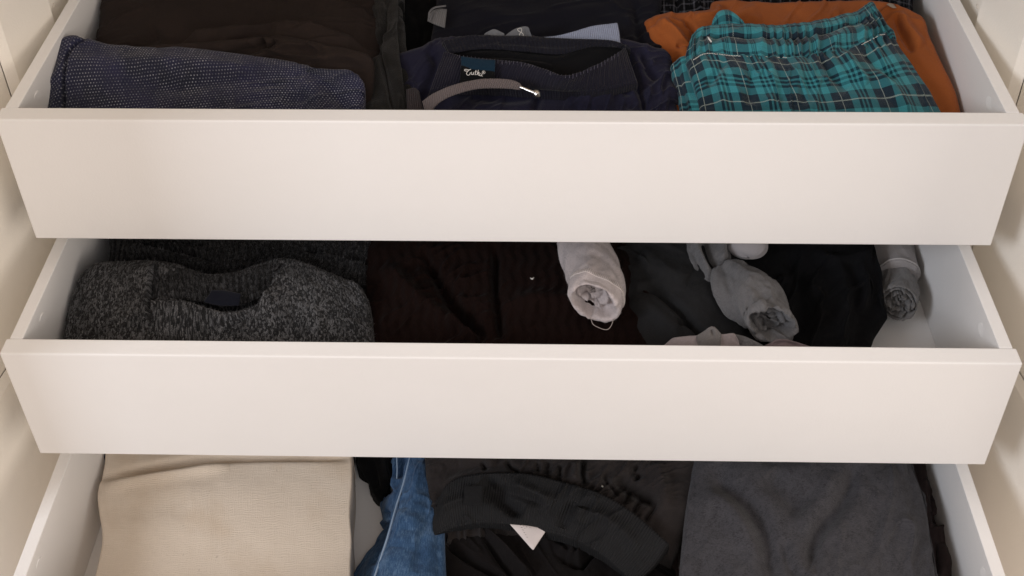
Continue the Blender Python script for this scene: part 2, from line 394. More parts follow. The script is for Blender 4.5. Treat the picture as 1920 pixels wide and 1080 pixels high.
# ------------------------------------------------------------------ wardrobe
HW, HH, TF, RI, RB = .475, .15856, .0174, .003, .0124     # half width, front height, front thickness, rail inset, rail thickness
YF = [0.0, -.11206, -.272]; ZT = [0.0, -.19102, -.38517]
XI = HW-RI-RB                                            # inner face of the drawer sides
YC = .166                                                # front edge of the wardrobe carcass
wd = empty('wardrobe', (0, YC, -.78), 'white wardrobe carcass with two open doors around the pulled out drawers', 'wardrobe')
def side_panel(s):
    x0 = s*(HW+.012); x1 = s*(HW+.030)
    o = boxmesh('side_panel', (min(x0, x1), YC, -.78), (max(x0, x1), .76, .75), CREAM, None, .001, 2)
    bm = bmesh.new()
    for k in range(-20, 20):
        bmesh.ops.create_cone(bm, cap_ends=True, segments=20, radius1=.0026, radius2=.0026, depth=.02,
                              matrix=Matrix.Translation((x0, HOLE_Y[s], HOLE_Z[s]+.032*k)) @ Matrix.Rotation(rad(90), 4, 'Y'))
    cm = bpy.data.meshes.new('cut'); bm.to_mesh(cm); bm.free(); co = bpy.data.objects.new('cut', cm); COL.objects.link(co)
    md = o.modifiers.new('holes', 'BOOLEAN'); md.object = co; md.solver = 'EXACT'
    dg = bpy.context.evaluated_depsgraph_get(); me = bpy.data.meshes.new_from_object(o.evaluated_get(dg))
    o.modifiers.clear(); o.data = me; bpy.data.objects.remove(co); bpy.data.meshes.remove(cm)
    return place(o, wd)
HOLE_Y, HOLE_Z = {}, {}
for s, q in ((-1, (100, 10)), (1, (1831.5, 12))):
    p = onx(q[0], q[1], s*(HW+.012)); HOLE_Y[s], HOLE_Z[s] = p[1], p[2]
for s in (-1, 1): side_panel(s)
boxmesh('back_panel', (-HW-.012, .752, -.78), (HW+.012, .76, .75), CREAM, wd, 0)
boxmesh('top_panel', (-HW-.012, YC+.002, .732), (HW+.012, .752, .75), CREAM, wd, .001, 2)
boxmesh('base_panel', (-HW-.012, YC+.002, -.78), (HW+.012, .752, -.70), CREAM, wd, .001, 2)
boxmesh('unseen_shelf', (-HW-.0115, YC+.02, .165), (HW+.0115, .752, .183), CREAM, wd, .001, 2)  # out of view, added to darken the back of the top drawer
def door(s):
    """open door swung a little past square: a flat slab with a sunk panel framed by a bevel on its inner face"""
    hx, al = s*(HW+.006), rad(9.5)
    u = np.array([s*math.sin(al), -math.cos(al), 0]); nrm = np.array([-s*math.cos(al), -math.sin(al), 0]); o0 = np.array([hx, YC, 0.0])
    P = lambda a, z, d=0.0: o0+u*a+np.array([0, 0, z])-nrm*d
    Wd, z0, z1 = .37, -.78, .75  # unseen free end cut short so the door blocks less window light
    a0, b0 = (.0765, .0872); a1, b1 = .294, .283; za, zb = -.3115, -.3000; zc, zd = .672, .660
    bm = bmesh.new(); v = lambda *k: bm.verts.new(P(*k))
    def quad(*k):
        f = bm.faces.new([v(*q) for q in k])
    T = .019
    us, zs = [0, a0, a1, Wd], [z0, za, zc, z1]
    for i in range(3):
        for j in range(3):
            if (i, j) != (1, 1): quad((us[i], zs[j]), (us[i+1], zs[j]), (us[i+1], zs[j+1]), (us[i], zs[j+1]))
    D = .0055
    quad((a0, za), (a1, za), (b1, zb, D), (b0, zb, D)); quad((a1, zc), (a0, zc), (b0, zd, D), (b1, zd, D))
    quad((a0, zc), (a0, za), (b0, zb, D), (b0, zd, D)); quad((a1, za), (a1, zc), (b1, zd, D), (b1, zb, D))
    quad((0, z0, T), (Wd, z0, T), (Wd, z1, T), (0, z1, T))
    quad((0, z0), (0, z1), (0, z1, T), (0, z0, T)); quad((Wd, z0), (Wd, z1), (Wd, z1, T), (Wd, z0, T))
    quad((0, z0), (Wd, z0), (Wd, z0, T), (0, z0, T)); quad((0, z1), (Wd, z1), (Wd, z1, T), (0, z1, T))
    bmesh.ops.remove_doubles(bm, verts=bm.verts, dist=1e-5); bmesh.ops.recalc_face_normals(bm, faces=bm.faces)
    me = bpy.data.meshes.new('door'); bm.to_mesh(me); bm.free(); me.materials.append(CREAM)
    d = bpy.data.objects.new('door', me); COL.objects.link(d); place(d, wd)
    bm = bmesh.new(); g = .0003
    f = bm.faces.new([bm.verts.new(P(a, z, D+.0008)) for a, z in ((b0+g, zb+g), (b1-g, zb+g), (b1-g, zd-g), (b0+g, zd-g))])
    r = bmesh.ops.extrude_face_region(bm, geom=[f]); bmesh.ops.translate(bm, verts=[x for x in r['geom'] if isinstance(x, bmesh.types.BMVert)], vec=Vector(-nrm*.004))
    bmesh.ops.recalc_face_normals(bm, faces=bm.faces)
    me = bpy.data.meshes.new('sunk_panel'); bm.to_mesh(me); bm.free(); me.materials.append(CREAM)
    p = bpy.data.objects.new('sunk_panel', me); COL.objects.link(p); p.parent = d
for s in (-1, 1): door(s)

# ------------------------------------------------------------------ drawers
LAB = ['top drawer, pulled out least, holding plaid boxers, navy shorts and dotted knit',
       'middle drawer with a charcoal sweater at left and loose socks at right',
       'bottom drawer pulled out furthest, holding a beige cloth, jeans and grey tee']
for k in range(3):
    y0, z0, dx = YF[k], ZT[k], (-.0008 if k == 1 else 0)
    d = empty('drawer', (dx, y0, z0-HH), LAB[k], 'drawer', 'white drawers of the wardrobe')
    boxmesh('front_panel', (-HW+dx, y0, z0-HH), (HW+dx, y0+TF, z0), WHITE, d, .0016, 4)
    yb = y0+TF+.545
    for s in (-1, 1):
        xa, xb = s*(HW-RI)+dx, s*XI+dx
        boxmesh('side_panel', (min(xa, xb), y0+TF+.0002, z0-.150), (max(xa, xb), yb, z0-.0004), WHITE, d, .0008, 2)
        # cam fitting cover: a thin round cap let into the side
        q = {(0, -1): (70, 184), (0, 1): (1855.5, 193.5), (1, -1): (80, 600), (1, 1): (1841, 619), (2, -1): (74, 1060), (2, 1): (1845, 1079)}[(k, s)]
        c = onx(q[0], q[1], xb)
        bm = bmesh.new()
        bmesh.ops.create_cone(bm, cap_ends=True, segments=40, radius1=.0074, radius2=.0070, depth=.0014)
        bmesh.ops.bevel(bm, geom=[e for e in bm.edges if len(e.link_faces) == 2 and e.calc_face_angle() > .5], offset=.0003, segments=2, affect='EDGES')
        me = bpy.data.meshes.new('cam_cover'); bm.to_mesh(me); bm.free(); me.materials.append(WHITE)
        o = bpy.data.objects.new('cam_cover', me); COL.objects.link(o); o.parent = d
        o.matrix_local = Matrix.Translation(Vector((c[0]+s*.0003, c[1], c[2]))-d.location) @ Matrix.Rotation(rad(-90*s), 4, 'Y') @ Matrix.Rotation(rad(5.5), 4, 'X') @ Matrix.Rotation(rad(3), 4, 'Y')
    boxmesh('bottom_panel', (-XI+dx+.0003, y0+TF+.0003, z0-.144), (XI+dx-.0003, yb, z0-.140), WHITE, d, 0)
    boxmesh('back_panel', (-XI+dx+.0003, yb-.012, z0-.1395), (XI+dx-.0003, yb-.0003, z0-.0006), WHITE, d, .0008, 2)

# ------------------------------------------------------------------ top drawer: clothes
Z1, Z2, Z3 = ZT
def cloth(name, grids, mats, label, cat, group=None):
    o = mesh(name, grids, mats); return tag(o, label, cat, group)
NAVYDOT = m_dots('navy_dotted_knit', lin(41, 44, 57), lin(54, 54, 82), lin(198, 200, 210))
dk = patch(Z1, [(94, 104, -.016), (108, 80, -.008), (130, 70, -.006), (158, 75, -.008), (200, 85, -.012), (250, 91, -.014), (300, 94, -.014), (340, 92, -.013), (420, 100, -.015), (520, 113, -.017), (600, 129, -.019), (655, 133, -.020)],
           [(84, 232, -.050), (200, 232, -.050), (420, 232, -.052), (560, 232, -.052), (668, 232, -.052)], [(92, 150, -.026), (88, 190, -.04)], [(668, 150, -.026), (668, 185, -.040)], (260, 130), .004,
           [([(165, 72), (140, 84), (126, 105), (120, 150), (118, 240)], 3.0, -.006), ([(230, 150), (330, 165), (420, 150), (540, 160)], 16, -.004),
            ([(560, 128), (600, 150), (640, 190), (650, 225)], 13, -.0045), ([(560, 150), (590, 175), (600, 215)], 14, .003), ([(200, 120), (340, 118), (480, 135)], 14, .003)],
           [(.07, .0022), (.018, .0006)], (.010, .008, .01, .008), seed=3, fs=1.8, wr=((.06, .018, .15, .0035),))
cloth('folded_knit_shirt', [dk], NAVYDOT, 'navy knit with pale pin dots folded at the front left of the top drawer', 'folded shirt')
BROWN = m_cloth('dark_brown_cotton', lin(37, 31, 29), .25, 650, .0003, tint=lin(45, 37, 34), sheen=.02)
b1 = patch(Z1, [(212, -50, -.022), (420, -45, -.02), (560, -40, -.026), (696, -20, -.030)], [(185, 130, -.042), (330, 130, -.038), (560, 130, -.034), (684, 140, -.046)], [(200, 40, -.030)], [(696, 60, -.034)], (180, 110), .003,
           [([(520, 0), (600, 7), (655, 14), (705, 36)], 2.5, .005, 60), ([(330, 88), (390, 72), (450, 64), (530, 62), (620, 74), (700, 98)], 3, .010, 90), ([(430, 100), (470, 80), (520, 72)], 9, -.004), ([(300, 60), (250, 100)], 14, -.004)],
           [(.06, .0024), (.02, .0006)], (.01, .012, .01, .012), seed=5, fs=1.7, wr=((.09, .02, .2, .004),))
b2 = patch(Z1, [(200, 94, -.016), (300, 86, -.014), (385, 81, -.012), (440, 76, -.010), (520, 70, -.010), (600, 84, -.012), (640, 91, -.013), (686, 103, -.015)], [(170, 205, -.062), (420, 205, -.064), (678, 215, -.062)], [(185, 140, -.034)], [(684, 150, -.034)], (180, 90), .002,
           [([(440, 120), (500, 100), (545, 84), (600, 86)], 8, .004), ([(400, 110), (460, 96), (520, 78)], 9, -.005), ([(560, 120), (640, 104), (690, 118)], 10, .003)], [(.05, .0022), (.018, .0006)], (.006, .008, .01, .01), seed=6, fs=1.9, wr=((.08, .018, -.3, .005),))
cloth('folded_trousers', [b1, b2], BROWN, 'dark brown cotton trousers folded in layers behind the dotted navy knit', 'folded trousers')
DKGREY = m_cloth('black_olive_wool', lin(30, 29, 28), .3, 500, .0005, speck=.15)
gk = patch(Z1, [(690, -40, -.028), (722, -36, -.026), (742, -30, -.032)], [(690, 225, -.056), (730, 225, -.054), (775, 225, -.062)], [(712, 60, -.03), (700, 140, -.042)], [(750, 60, -.034), (762, 150, -.046)], (60, 140), .003,
           [([(728, 0), (716, 70), (708, 80), (722, 140), (740, 215)], 5, -.006), ([(745, 30), (752, 100), (765, 200)], 4, -.004), ([(740, 0), (735, 60), (712, 78)], 3, .004)], [(.03, .002)], (.008, .008, .008, .006), seed=8, fs=1.5, wr=((.06, .01, 1.5, .003),))
cloth('folded_pullover', [gk], DKGREY, 'narrow stack of charcoal wool folds between brown trousers and navy shorts', 'folded pullover')
BLK = m_cloth('black_jersey', lin(15, 15, 16), .3, 700, .0003, sheen=.04)
k1 = patch(Z1, [(738, -45, -.055), (800, -45, -.05), (860, -45, -.05)], [(750, 150, -.085), (800, 130, -.08), (860, 130, -.08)], n=(60, 80), bulge=.003, folds=[([(770, 0), (790, 60), (780, 110)], 10, -.006)], noise=[(.04, .003)], seed=9)
cloth('folded_jersey', [k1], BLK, 'black jersey lying low in the gap between charcoal folds and navy shorts', 'folded shirt')
NVBLK = m_cloth('black_navy_cotton', lin(20, 20, 28), .25, 650, .0003, sheen=.05)
n1 = patch(Z1, [(832, -60, -.028), (1000, -62, -.026), (1228, -60, -.028)], [(818, 100, -.042), (1000, 96, -.040), (1236, 104, -.042)], [(834, 0, -.03), (826, 50, -.035)], [(1224, 30, -.035)], (140, 80), .002,
           [([(1190, 0), (1196, 60), (1205, 100)], 8, -.004), ([(860, 20), (980, 30), (1150, 14)], 12, .002)], [(.05, .002)], (.006, .01, .006, .01), seed=11, fs=1.5, wr=((.08, .02, .3, .003),))
cloth('folded_shirt', [n1], NVBLK, 'black navy shirt folded flat behind the navy shorts', 'folded shirt')
GREYRIB = m_rib('grey_marl_rib', lin(120, 120, 122), .0022, .35, .0006)
lt = empty('neck_loop', tuple(onz(818, 32, Z1-.03)), 'small grey neck loop sticking out left of the black navy shirt', 'loop')
r1 = patch(Z1, [(812, 20, -.027), (824, 17, -.026), (838, 18, -.026)], [(802, 40, -.032), (816, 46, -.030), (834, 52, -.03)], [(804, 30, -.029)], n=(24, 20), roll=(0, 0, 0, 0), folds=[([(812, 24), (808, 40)], 3, -.002)])
place(mesh('loop_band', [r1], GREYRIB, thick=.0016), lt)
place(mesh('loop_edge', [tube(wpts(Z1, [(804, 34, -.026), (806, 22, -.022), (816, 14, -.021), (836, 11, -.022)]), .0011)], GREYRIB), lt)

# navy shorts: body, waistband front and back, dark inside, label, drawstring
sh = empty('folded_shorts', tuple(onz(1000, 160, Z1-.03)), 'navy shorts with gaping ribbed waistband, brand label and grey brown drawstring', 'shorts')
NAVY = m_cloth('navy_cotton', lin(28, 28, 40), .25, 650, .0003, tint=lin(34, 33, 52), sheen=.1)
NAVYRIB = m_rib('navy_elastic_rib', lin(29, 28, 39), .0028, .09, .0004)
INK = m_cloth('black_inside_shade', lin(16, 16, 18), .3, 700, .0003, sheen=.03)
body = patch(Z1, [(762, 100, -.034), (795, 90, -.030), (825, 74, -.026), (880, 70, -.024), (960, 70, -.024), (1060, 76, -.024), (1165, 76, -.024), (1205, 84, -.026), (1242, 94, -.032)], [(762, 235, -.060), (900, 235, -.058), (1050, 235, -.056), (1260, 235, -.062)], [(772, 150, -.046)], [(1252, 150, -.046)], (260, 150), .003,
             [([(850, 96), (930, 104), (1000, 116), (1060, 122), (1130, 110), (1170, 92)], 15, -.012), ([(822, 78), (845, 110), (838, 150), (815, 205)], 9, .006), ([(800, 92), (818, 120), (800, 165), (780, 210)], 10, -.005),
              ([(1175, 90), (1185, 120), (1195, 150), (1215, 215)], 7, -.006), ([(1200, 95), (1215, 130), (1235, 150)], 7, -.005), ([(1140, 165), (1170, 175), (1190, 215)], 9, -.005), ([(1020, 165), (1010, 190), (1000, 215)], 8, -.004),
              ([(1060, 180), (1100, 190), (1150, 185)], 12, .004), ([(860, 175), (930, 185), (1010, 182)], 12, -.004), ([(1160, 170), (1180, 190), (1190, 220)], 8, .004)], [(.05, .0022), (.02, .0007)], (.012, .01, .01, .012), seed=13, fs=1.6, wr=((.05, .014, 1.2, .005), (.04, .012, .4, .003)))
place(mesh('shorts_body', [body], NAVY), sh)
hole = patch(Z1, [(842, 92, -.024), (930, 84, -.022), (1040, 86, -.022), (1100, 80, -.022), (1172, 84, -.023)], [(846, 112, -.030), (930, 124, -.030), (1000, 138, -.031), (1050, 150, -.032), (1100, 142, -.031), (1168, 108, -.028)], n=(120, 40), bulge=-.002, roll=(0, 0, 0, 0),
             folds=[([(860, 102), (940, 100), (1010, 108), (1050, 108), (1110, 88), (1160, 84)], 4, .004), ([(900, 112), (980, 116), (1040, 124)], 4, .003)], noise=[(.03, .0012)], seed=14)
place(mesh('shaded_inside', [hole], INK, thick=.001), sh)  # inside cloth in black, the opening's shade put into its colour
bb = patch(Z1, [(838, 76, -.016), (880, 68, -.014), (960, 68, -.0135), (1060, 73, -.0135), (1140, 76, -.0145), (1172, 84, -.017)], [(850, 100, -.023), (900, 92, -.021), (980, 97, -.022), (1050, 102, -.023), (1110, 88, -.021), (1166, 90, -.022)], n=(160, 40), bulge=.001, roll=(.003, .004, 0, .004),
           folds=[([(850, 90), (930, 80), (1040, 86), (1150, 80)], 5, -.0015)], noise=[(.03, .0012)], seed=15, fs=1.3, wr=((.03, .01, .2, .002),), floor=Z1-.034)
place(mesh('waistband_back', [bb], m_rib('black_navy_rib', lin(26, 26, 34), .004, .2, .0006)), sh)
fb = patch(Z1, [(836, 98, -.017), (855, 103, -.0155), (872, 108, -.015), (925, 112, -.014), (980, 118, -.013), (1020, 130, -.0125), (1052, 141, -.0125), (1078, 139, -.013), (1115, 124, -.0145), (1150, 106, -.0165), (1172, 90, -.019)],
           [(812, 165, -.034), (860, 158, -.032), (925, 158, -.031), (985, 164, -.031), (1050, 172, -.032), (1110, 168, -.032), (1190, 150, -.033)], [(824, 130, -.025)], [(1180, 120, -.026)], n=(300, 60), bulge=.0025, roll=(.0022, .003, .003, .003),
           noise=[(.03, .0008)], seed=16, floor=Z1-.045, extra=lambda u, v, UV, X, Y: np.where(X > 928, 0.00016*np.sin(UV[..., 0]/.0060*6.283+2*np.sin(UV[..., 0]*150)), 0)*np.clip((1-v)*6, 0, 1)+.0006*np.sin(UV[..., 0]*260+1)*(v < .08))
place(mesh('waistband_front', [fb], NAVYRIB), sh)
lip = resample([(855, 102), (925, 111), (980, 117), (1020, 129), (1052, 140), (1078, 138), (1115, 123), (1165, 94)], 46)
rs = random.Random(4); st = []
for i, (a, b) in enumerate(lip[1:-1]):
    p = onz(a, b, Z1-.0128); q = onz(a+rs.uniform(-1, 1), b+rs.uniform(5, 9), Z1-.0140)
    st.append(tube([p, (p+q)/2+np.array([0, 0, .0006]), q], .00025, 5, 6))
o = place(mesh('overlock_stitching', st, m_plain('slate_thread', lin(84, 82, 96), .8)), sh); o['kind'] = 'stuff'
LABTEAL, LABBLK = m_cloth('teal_label', lin(17, 40, 56), .3, 900, .0002, sheen=.1), m_cloth('black_label', lin(9, 10, 12), .2, 900, .0002)
l1 = patch(Z1, [(866, 106, -.011), (895, 110, -.0105), (927, 113, -.0103)], [(866, 126, -.0155), (895, 130, -.015), (926, 132, -.015)], n=(30, 16), bulge=.0006, roll=(.001, .001, .0004, .001), noise=[(.01, .0003)], floor=Z1-.021)
l2 = patch(Z1, [(866, 123, -.0148), (895, 127, -.0145), (926, 129, -.0145)], [(864, 148, -.0225), (895, 151, -.022), (926, 151, -.022)], n=(30, 20), bulge=.0008, roll=(.0006, .001, .001, .001), noise=[(.01, .0003)], floor=Z1-.029)
lb = place(mesh('brand_label', [l1, l2], [LABTEAL, LABBLK]), sh)
def ink_strokes(strokes, zfun, r, ns=6):
    return [tube([onz(a, b, zfun(a, b)) for a, b in s], r, ns, max(8, 5*len(s))) for s in strokes]
cx = lambda L: [(820+a/5.4, 30+b/5.4) for a, b in L]
letters = [cx([(303, 557), (282, 556), (274, 546), (290, 540), (316, 546), (340, 540)]), cx([(322, 548), (302, 566), (296, 586), (310, 600), (328, 592), (334, 572)]),
           cx([(346, 566), (344, 584), (352, 594), (364, 584), (367, 568), (366, 588), (374, 594)]), cx([(392, 548), (384, 578), (386, 594), (396, 592)]), cx([(378, 566), (402, 566)]),
           cx([(416, 546), (402, 596)]), cx([(406, 582), (422, 568), (420, 580), (410, 584), (420, 600), (430, 598)]), cx([(434, 578), (428, 598), (438, 606), (450, 594), (454, 582), (448, 604), (458, 610)])]
ring = [[(820+(469+15*math.cos(t))/5.4, 30+(571+15*math.sin(t))/5.4) for t in np.linspace(0, 6.283, 12)], cx([(464, 578), (464, 564), (473, 567), (466, 572), (474, 579)])]
zl = lambda a, b: Z1-.0143-(b-128)*.00033+.0010
THREAD = m_plain('white_thread', lin(215, 213, 208), .7)
o = mesh('lettering', ink_strokes(letters, zl, .00034)+ink_strokes(ring, zl, .0002), THREAD); o.parent = lb
CORD = m_rib('grey_brown_braid', lin(106, 97, 96), .0022, .25, .0006)
cd = patch(Z1, [(792, 190, -.028), (812, 176, -.022), (850, 160, -.014), (900, 149, -.012), (950, 149, -.012), (972, 155, -.014), (979, 162, -.016)], [(800, 222, -.040), (822, 194, -.026), (855, 177, -.020), (900, 166, -.018), (950, 166, -.018), (968, 168, -.019), (975, 168, -.019)], n=(120, 14), bulge=.0008, roll=(0, 0, 0, 0), seed=21, noise=[(.02, .0006)])
cdo = mesh('drawstring', [cd], CORD, thick=.0014); place(cdo, sh)
ag = mesh('aglet', [tube(wpts(Z1, [(976, 163, -.016), (988, 168, -.0165), (1003, 174, -.017)]), .0014, 12), tube(wpts(Z1, [(1000, 171, -.0165), (1004, 173, -.017), (1008, 177, -.018), (1012, 181, -.019)]), [.0014, .0034, .0036, .0008], 14)], STEEL); ag.parent = cdo
c2 = patch(Z1, [(762, 168, -.042), (778, 165, -.041), (786, 172, -.042)], [(764, 225, -.058), (785, 225, -.056), (798, 225, -.058)], n=(20, 30), roll=(0, 0, 0, 0))
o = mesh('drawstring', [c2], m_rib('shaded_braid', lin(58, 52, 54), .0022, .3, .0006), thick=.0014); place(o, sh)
# pale things peeping out behind the waistband
PALE = m_rib('pale_blue_rib', lin(150, 158, 180), .002, .3, .0006)
p1 = patch(Z1, [(1020, 71, -.022), (1060, 64, -.019), (1110, 50, -.016), (1155, 44, -.015)], [(1020, 80, -.024), (1060, 80, -.024), (1110, 80, -.023), (1160, 80, -.022)], [], [(1158, 60, -.018)], n=(80, 24), roll=(.0015, .002, .001, .001), noise=[(.02, .001)], floor=Z1-.03, seed=23)
tag(mesh('rib_cuff', [p1], PALE), 'pale blue ribbed cuff peeping out behind the shorts waistband', 'cuff')
VEST = m_cloth('grey_gauze', lin(110, 112, 116), .3, 500, .0004)
gl = empty('care_label', tuple(onz(965, 62, Z1-.02)), 'grey folded label with a white thread loop behind the shorts waistband', 'label')
q1 = patch(Z1, [(948, 66, -.019), (966, 54, -.015), (988, 50, -.013), (995, 62, -.015)], [(944, 80, -.022), (966, 82, -.022), (985, 82, -.022), (1000, 80, -.022)], n=(40, 24), roll=(.001, .001, .001, .001), folds=[([(985, 50), (988, 75)], 3, -.002)], noise=[(.01, .001)], floor=Z1-.03, seed=25)
q2 = patch(Z1, [(910, 62, -.018), (926, 55, -.015), (944, 62, -.017)], [(908, 72, -.021), (926, 74, -.021), (946, 74, -.021)], n=(24, 14), roll=(.001, .001, .001, .001), noise=[(.01, .001)], floor=Z1-.03, seed=26)
place(mesh('label_cloth', [q1, q2], VEST), gl)
place(mesh('thread', [tube(wpts(Z1, [(978, 74, -.0165), (981, 64, -.014), (972, 58, -.0125), (971, 54, -.012), (977, 53, -.0115), (978, 58, -.012), (974, 66, -.014), (978, 76, -.0165)]), .0003, 5, 40)], THREAD), gl)

# orange shirt under the plaid boxers, dark checked shirt behind
OR = m_cloth('burnt_orange_jersey', lin(146, 82, 42), .2, 800, .0003, tint=lin(154, 84, 40), sheen=.08)
o1 = patch(Z1, [(1222, 36, -.03), (1245, 28, -.028), (1330, 22, -.028), (1348, 4, -.028), (1450, 6, -.028), (1560, 2, -.028), (1640, 2, -.028), (1690, 14, -.028), (1722, 27, -.030)], [(1268, 240, -.066), (1400, 240, -.062), (1600, 240, -.060), (1794, 240, -.066)], [(1236, 62, -.034), (1268, 112, -.046), (1272, 170, -.056)], [(1730, 62, -.036), (1752, 110, -.044), (1776, 165, -.054)], (240, 140), .002,
           [([(1230, 42), (1262, 60), (1298, 105)], 9, .008), ([(1282, 34), (1300, 58), (1302, 90)], 5, -.005), ([(1268, 84), (1290, 92), (1296, 110)], 4, -.006), ([(1688, 20), (1700, 50), (1728, 90)], 9, .004), ([(1680, 26), (1690, 60), (1712, 100)], 7, -.005), ([(1350, 10), (1340, 28), (1300, 32)], 5, .004)], [(.05, .0018), (.02, .0005)], (.008, .010, .01, .010), seed=31, fs=1.4, wr=((.07, .02, .8, .003),))
cloth('folded_t_shirt', [o1], OR, 'burnt orange t-shirt folded under the teal plaid boxers', 'folded t-shirt')
CHK = m_checkdark('black_grey_check')
s1 = patch(Z1, [(1232, -60, -.028), (1320, -60, -.026), (1500, -60, -.028), (1700, -60, -.03)], [(1236, 32, -.042), (1290, 28, -.038), (1345, 22, -.036), (1400, 16, -.038), (1560, 16, -.04), (1660, 18, -.038), (1704, 26, -.04)], n=(160, 60), bulge=.002, folds=[([(1262, -20), (1270, 10), (1258, 28)], 5, -.006), ([(1300, -10), (1316, 22)], 5, .005), ([(1340, -10), (1348, 20)], 5, -.005), ([(1655, -10), (1665, 15)], 5, .005)], noise=[(.03, .003)], seed=33)
cloth('folded_check_shirt', [s1], CHK, 'black and grey checked shirt bundled at the back right of the top drawer', 'folded shirt')
tgm = patch(Z1, [(1662, 8, -.026), (1668, 6, -.025), (1675, 8, -.026)], [(1668, 12, -.027), (1674, 15, -.027), (1681, 15, -.027)], n=(12, 10), roll=(0, 0, 0, 0))
tag(mesh('care_tag', [tgm], m_plain('cream_tag', lin(150, 136, 122), .8), thick=.0006), 'tiny cream tag beside the top right corner of the plaid boxers', 'tag')

# plaid boxers
PL = m_plaid('teal_tartan_flannel')
bx = empty('folded_boxers', tuple(onz(1500, 140, Z1-.02)), 'teal and navy plaid boxers with a gathered waistband lying on orange t-shirt', 'boxers')
def pl_patch(*a, uvf=None, **k):
    G, UV = patch(*a, **k); V = G-CAM; wv = V@CF; X = 960+F*(V@CR)/wv; Y = 540+SHIFT-F*(V@CU)/wv
    return G, uvf(UV, X, Y)
def uv_main(UV, X, Y):
    U = UV.copy(); lu = UV[..., 0].max(); t = UV[..., 0]
    U[..., 0] = t/.0445+.02; U[..., 1] = UV[..., 1]/.0530+.44; return U
pb = pl_patch(Z1, [(1298, 112, -.022), (1320, 100, -.018), (1378, 104, -.016), (1440, 107, -.015), (1500, 108, -.015), (1560, 92, -.015), (1610, 84, -.016), (1652, 66, -.017), (1668, 64, -.020)], [(1330, 236, -.052), (1430, 236, -.047), (1560, 236, -.047), (1770, 236, -.052)], [(1312, 150, -.030), (1322, 190, -.042)], [(1700, 112, -.028), (1736, 168, -.040)], (300, 160), .004,
              [([(1360, 112), (1345, 140), (1326, 160)], 8, -.004), ([(1500, 112), (1492, 150), (1490, 200)], 10, .003), ([(1540, 104), (1560, 140), (1590, 170)], 9, -.004), ([(1580, 96), (1600, 130), (1625, 160)], 8, .004), ([(1620, 90), (1640, 120), (1680, 150)], 9, -.0035), ([(1400, 108), (1408, 150), (1405, 200)], 9, -.003),
               ([(1440, 110), (1448, 150), (1440, 205)], 9, .003), ([(1640, 130), (1690, 190), (1710, 220)], 11, .003), ([(1350, 125), (1352, 170), (1360, 210)], 9, .003)], [(.03, .0018), (.012, .0005)], (.003, .006, .01, .006), seed=41, fs=1.7, wr=((.05, .012, 1.4, .0035),), uvf=uv_main, floor=Z1-.075,
              extra=lambda u, v, UV, X, Y: .0022*np.sin(UV[..., 0]*430+3*np.sin(UV[..., 0]*90))*np.exp(-v*7))
place(mesh('boxers_body', [pb], PL), bx)
def uv_band(UV, X, Y):
    U = UV.copy(); U[..., 0] = UV[..., 0]/.0300+.30+.10*np.sin(UV[..., 0]*300); U[..., 1] = UV[..., 1]/.040+.5; return U
wb = pl_patch(Z1, [(1298, 66, -.013), (1312, 54, -.011), (1340, 47, -.010), (1400, 47, -.009), (1470, 47, -.009), (1520, 42, -.009), (1570, 32, -.009), (1610, 20, -.010), (1634, 6, -.011)], [(1296, 116, -.024), (1320, 104, -.020), (1378, 107, -.018), (1440, 110, -.017), (1500, 110, -.017), (1560, 95, -.017), (1610, 86, -.018), (1672, 66, -.020)], [(1294, 90, -.018)], [(1654, 34, -.014)], (340, 90), .003,
              [([(1300, 72), (1330, 66), (1400, 68), (1480, 70), (1550, 58), (1610, 40), (1645, 30)], 4, -.0065), ([(1302, 88), (1340, 84), (1400, 88), (1480, 90), (1550, 77), (1610, 62), (1655, 46)], 9, .004)], [(.02, .0016), (.008, .0006)], (.004, .005, .003, .005), seed=42, uvf=uv_band, floor=Z1-.045,
              extra=lambda u, v, UV, X, Y: .0026*(1-2*np.abs(np.sin(UV[..., 0]*230+3*np.sin(UV[..., 0]*60)+v*2.5)))*(.55+.45*v)*np.clip(v*5, .3, 1))
place(mesh('waistband', [wb], PL), bx)
bp = pl_patch(Z1, [(1338, 40, -.014), (1346, 24, -.010), (1362, 18, -.009), (1376, 24, -.010), (1396, 42, -.014)], [(1336, 54, -.020), (1366, 54, -.020), (1400, 54, -.020)], n=(50, 24), bulge=.003, noise=[(.012, .0016)], seed=43, roll=(.002, .002, .002, .002), uvf=uv_band, floor=Z1-.04)
place(mesh('waistband', [bp], PL), bx)
def uv_leg(UV, X, Y):
    U = UV.copy(); U[..., 0] = UV[..., 0]/.050+.08; U[..., 1] = UV[..., 1]/.052+.10; return U
lg = pl_patch(Z1, [(1268, 118, -.032), (1280, 108, -.028), (1302, 106, -.026), (1312, 120, -.026)], [(1292, 240, -.062), (1340, 240, -.058), (1372, 240, -.056)], [(1280, 170, -.046)], [(1330, 176, -.040)], (70, 120), .002, [([(1306, 110), (1320, 150), (1332, 190)], 6, -.004), ([(1276, 118), (1288, 170), (1302, 215)], 7, .002)], [(.02, .0015)], (.004, .004, .006, .006), seed=44, fs=1.4, wr=((.05, .012, 1.3, .003),), uvf=uv_leg, floor=Z1-.075)
place(mesh('boxers_leg', [lg], PL), bx)
rs = random.Random(7); st = []
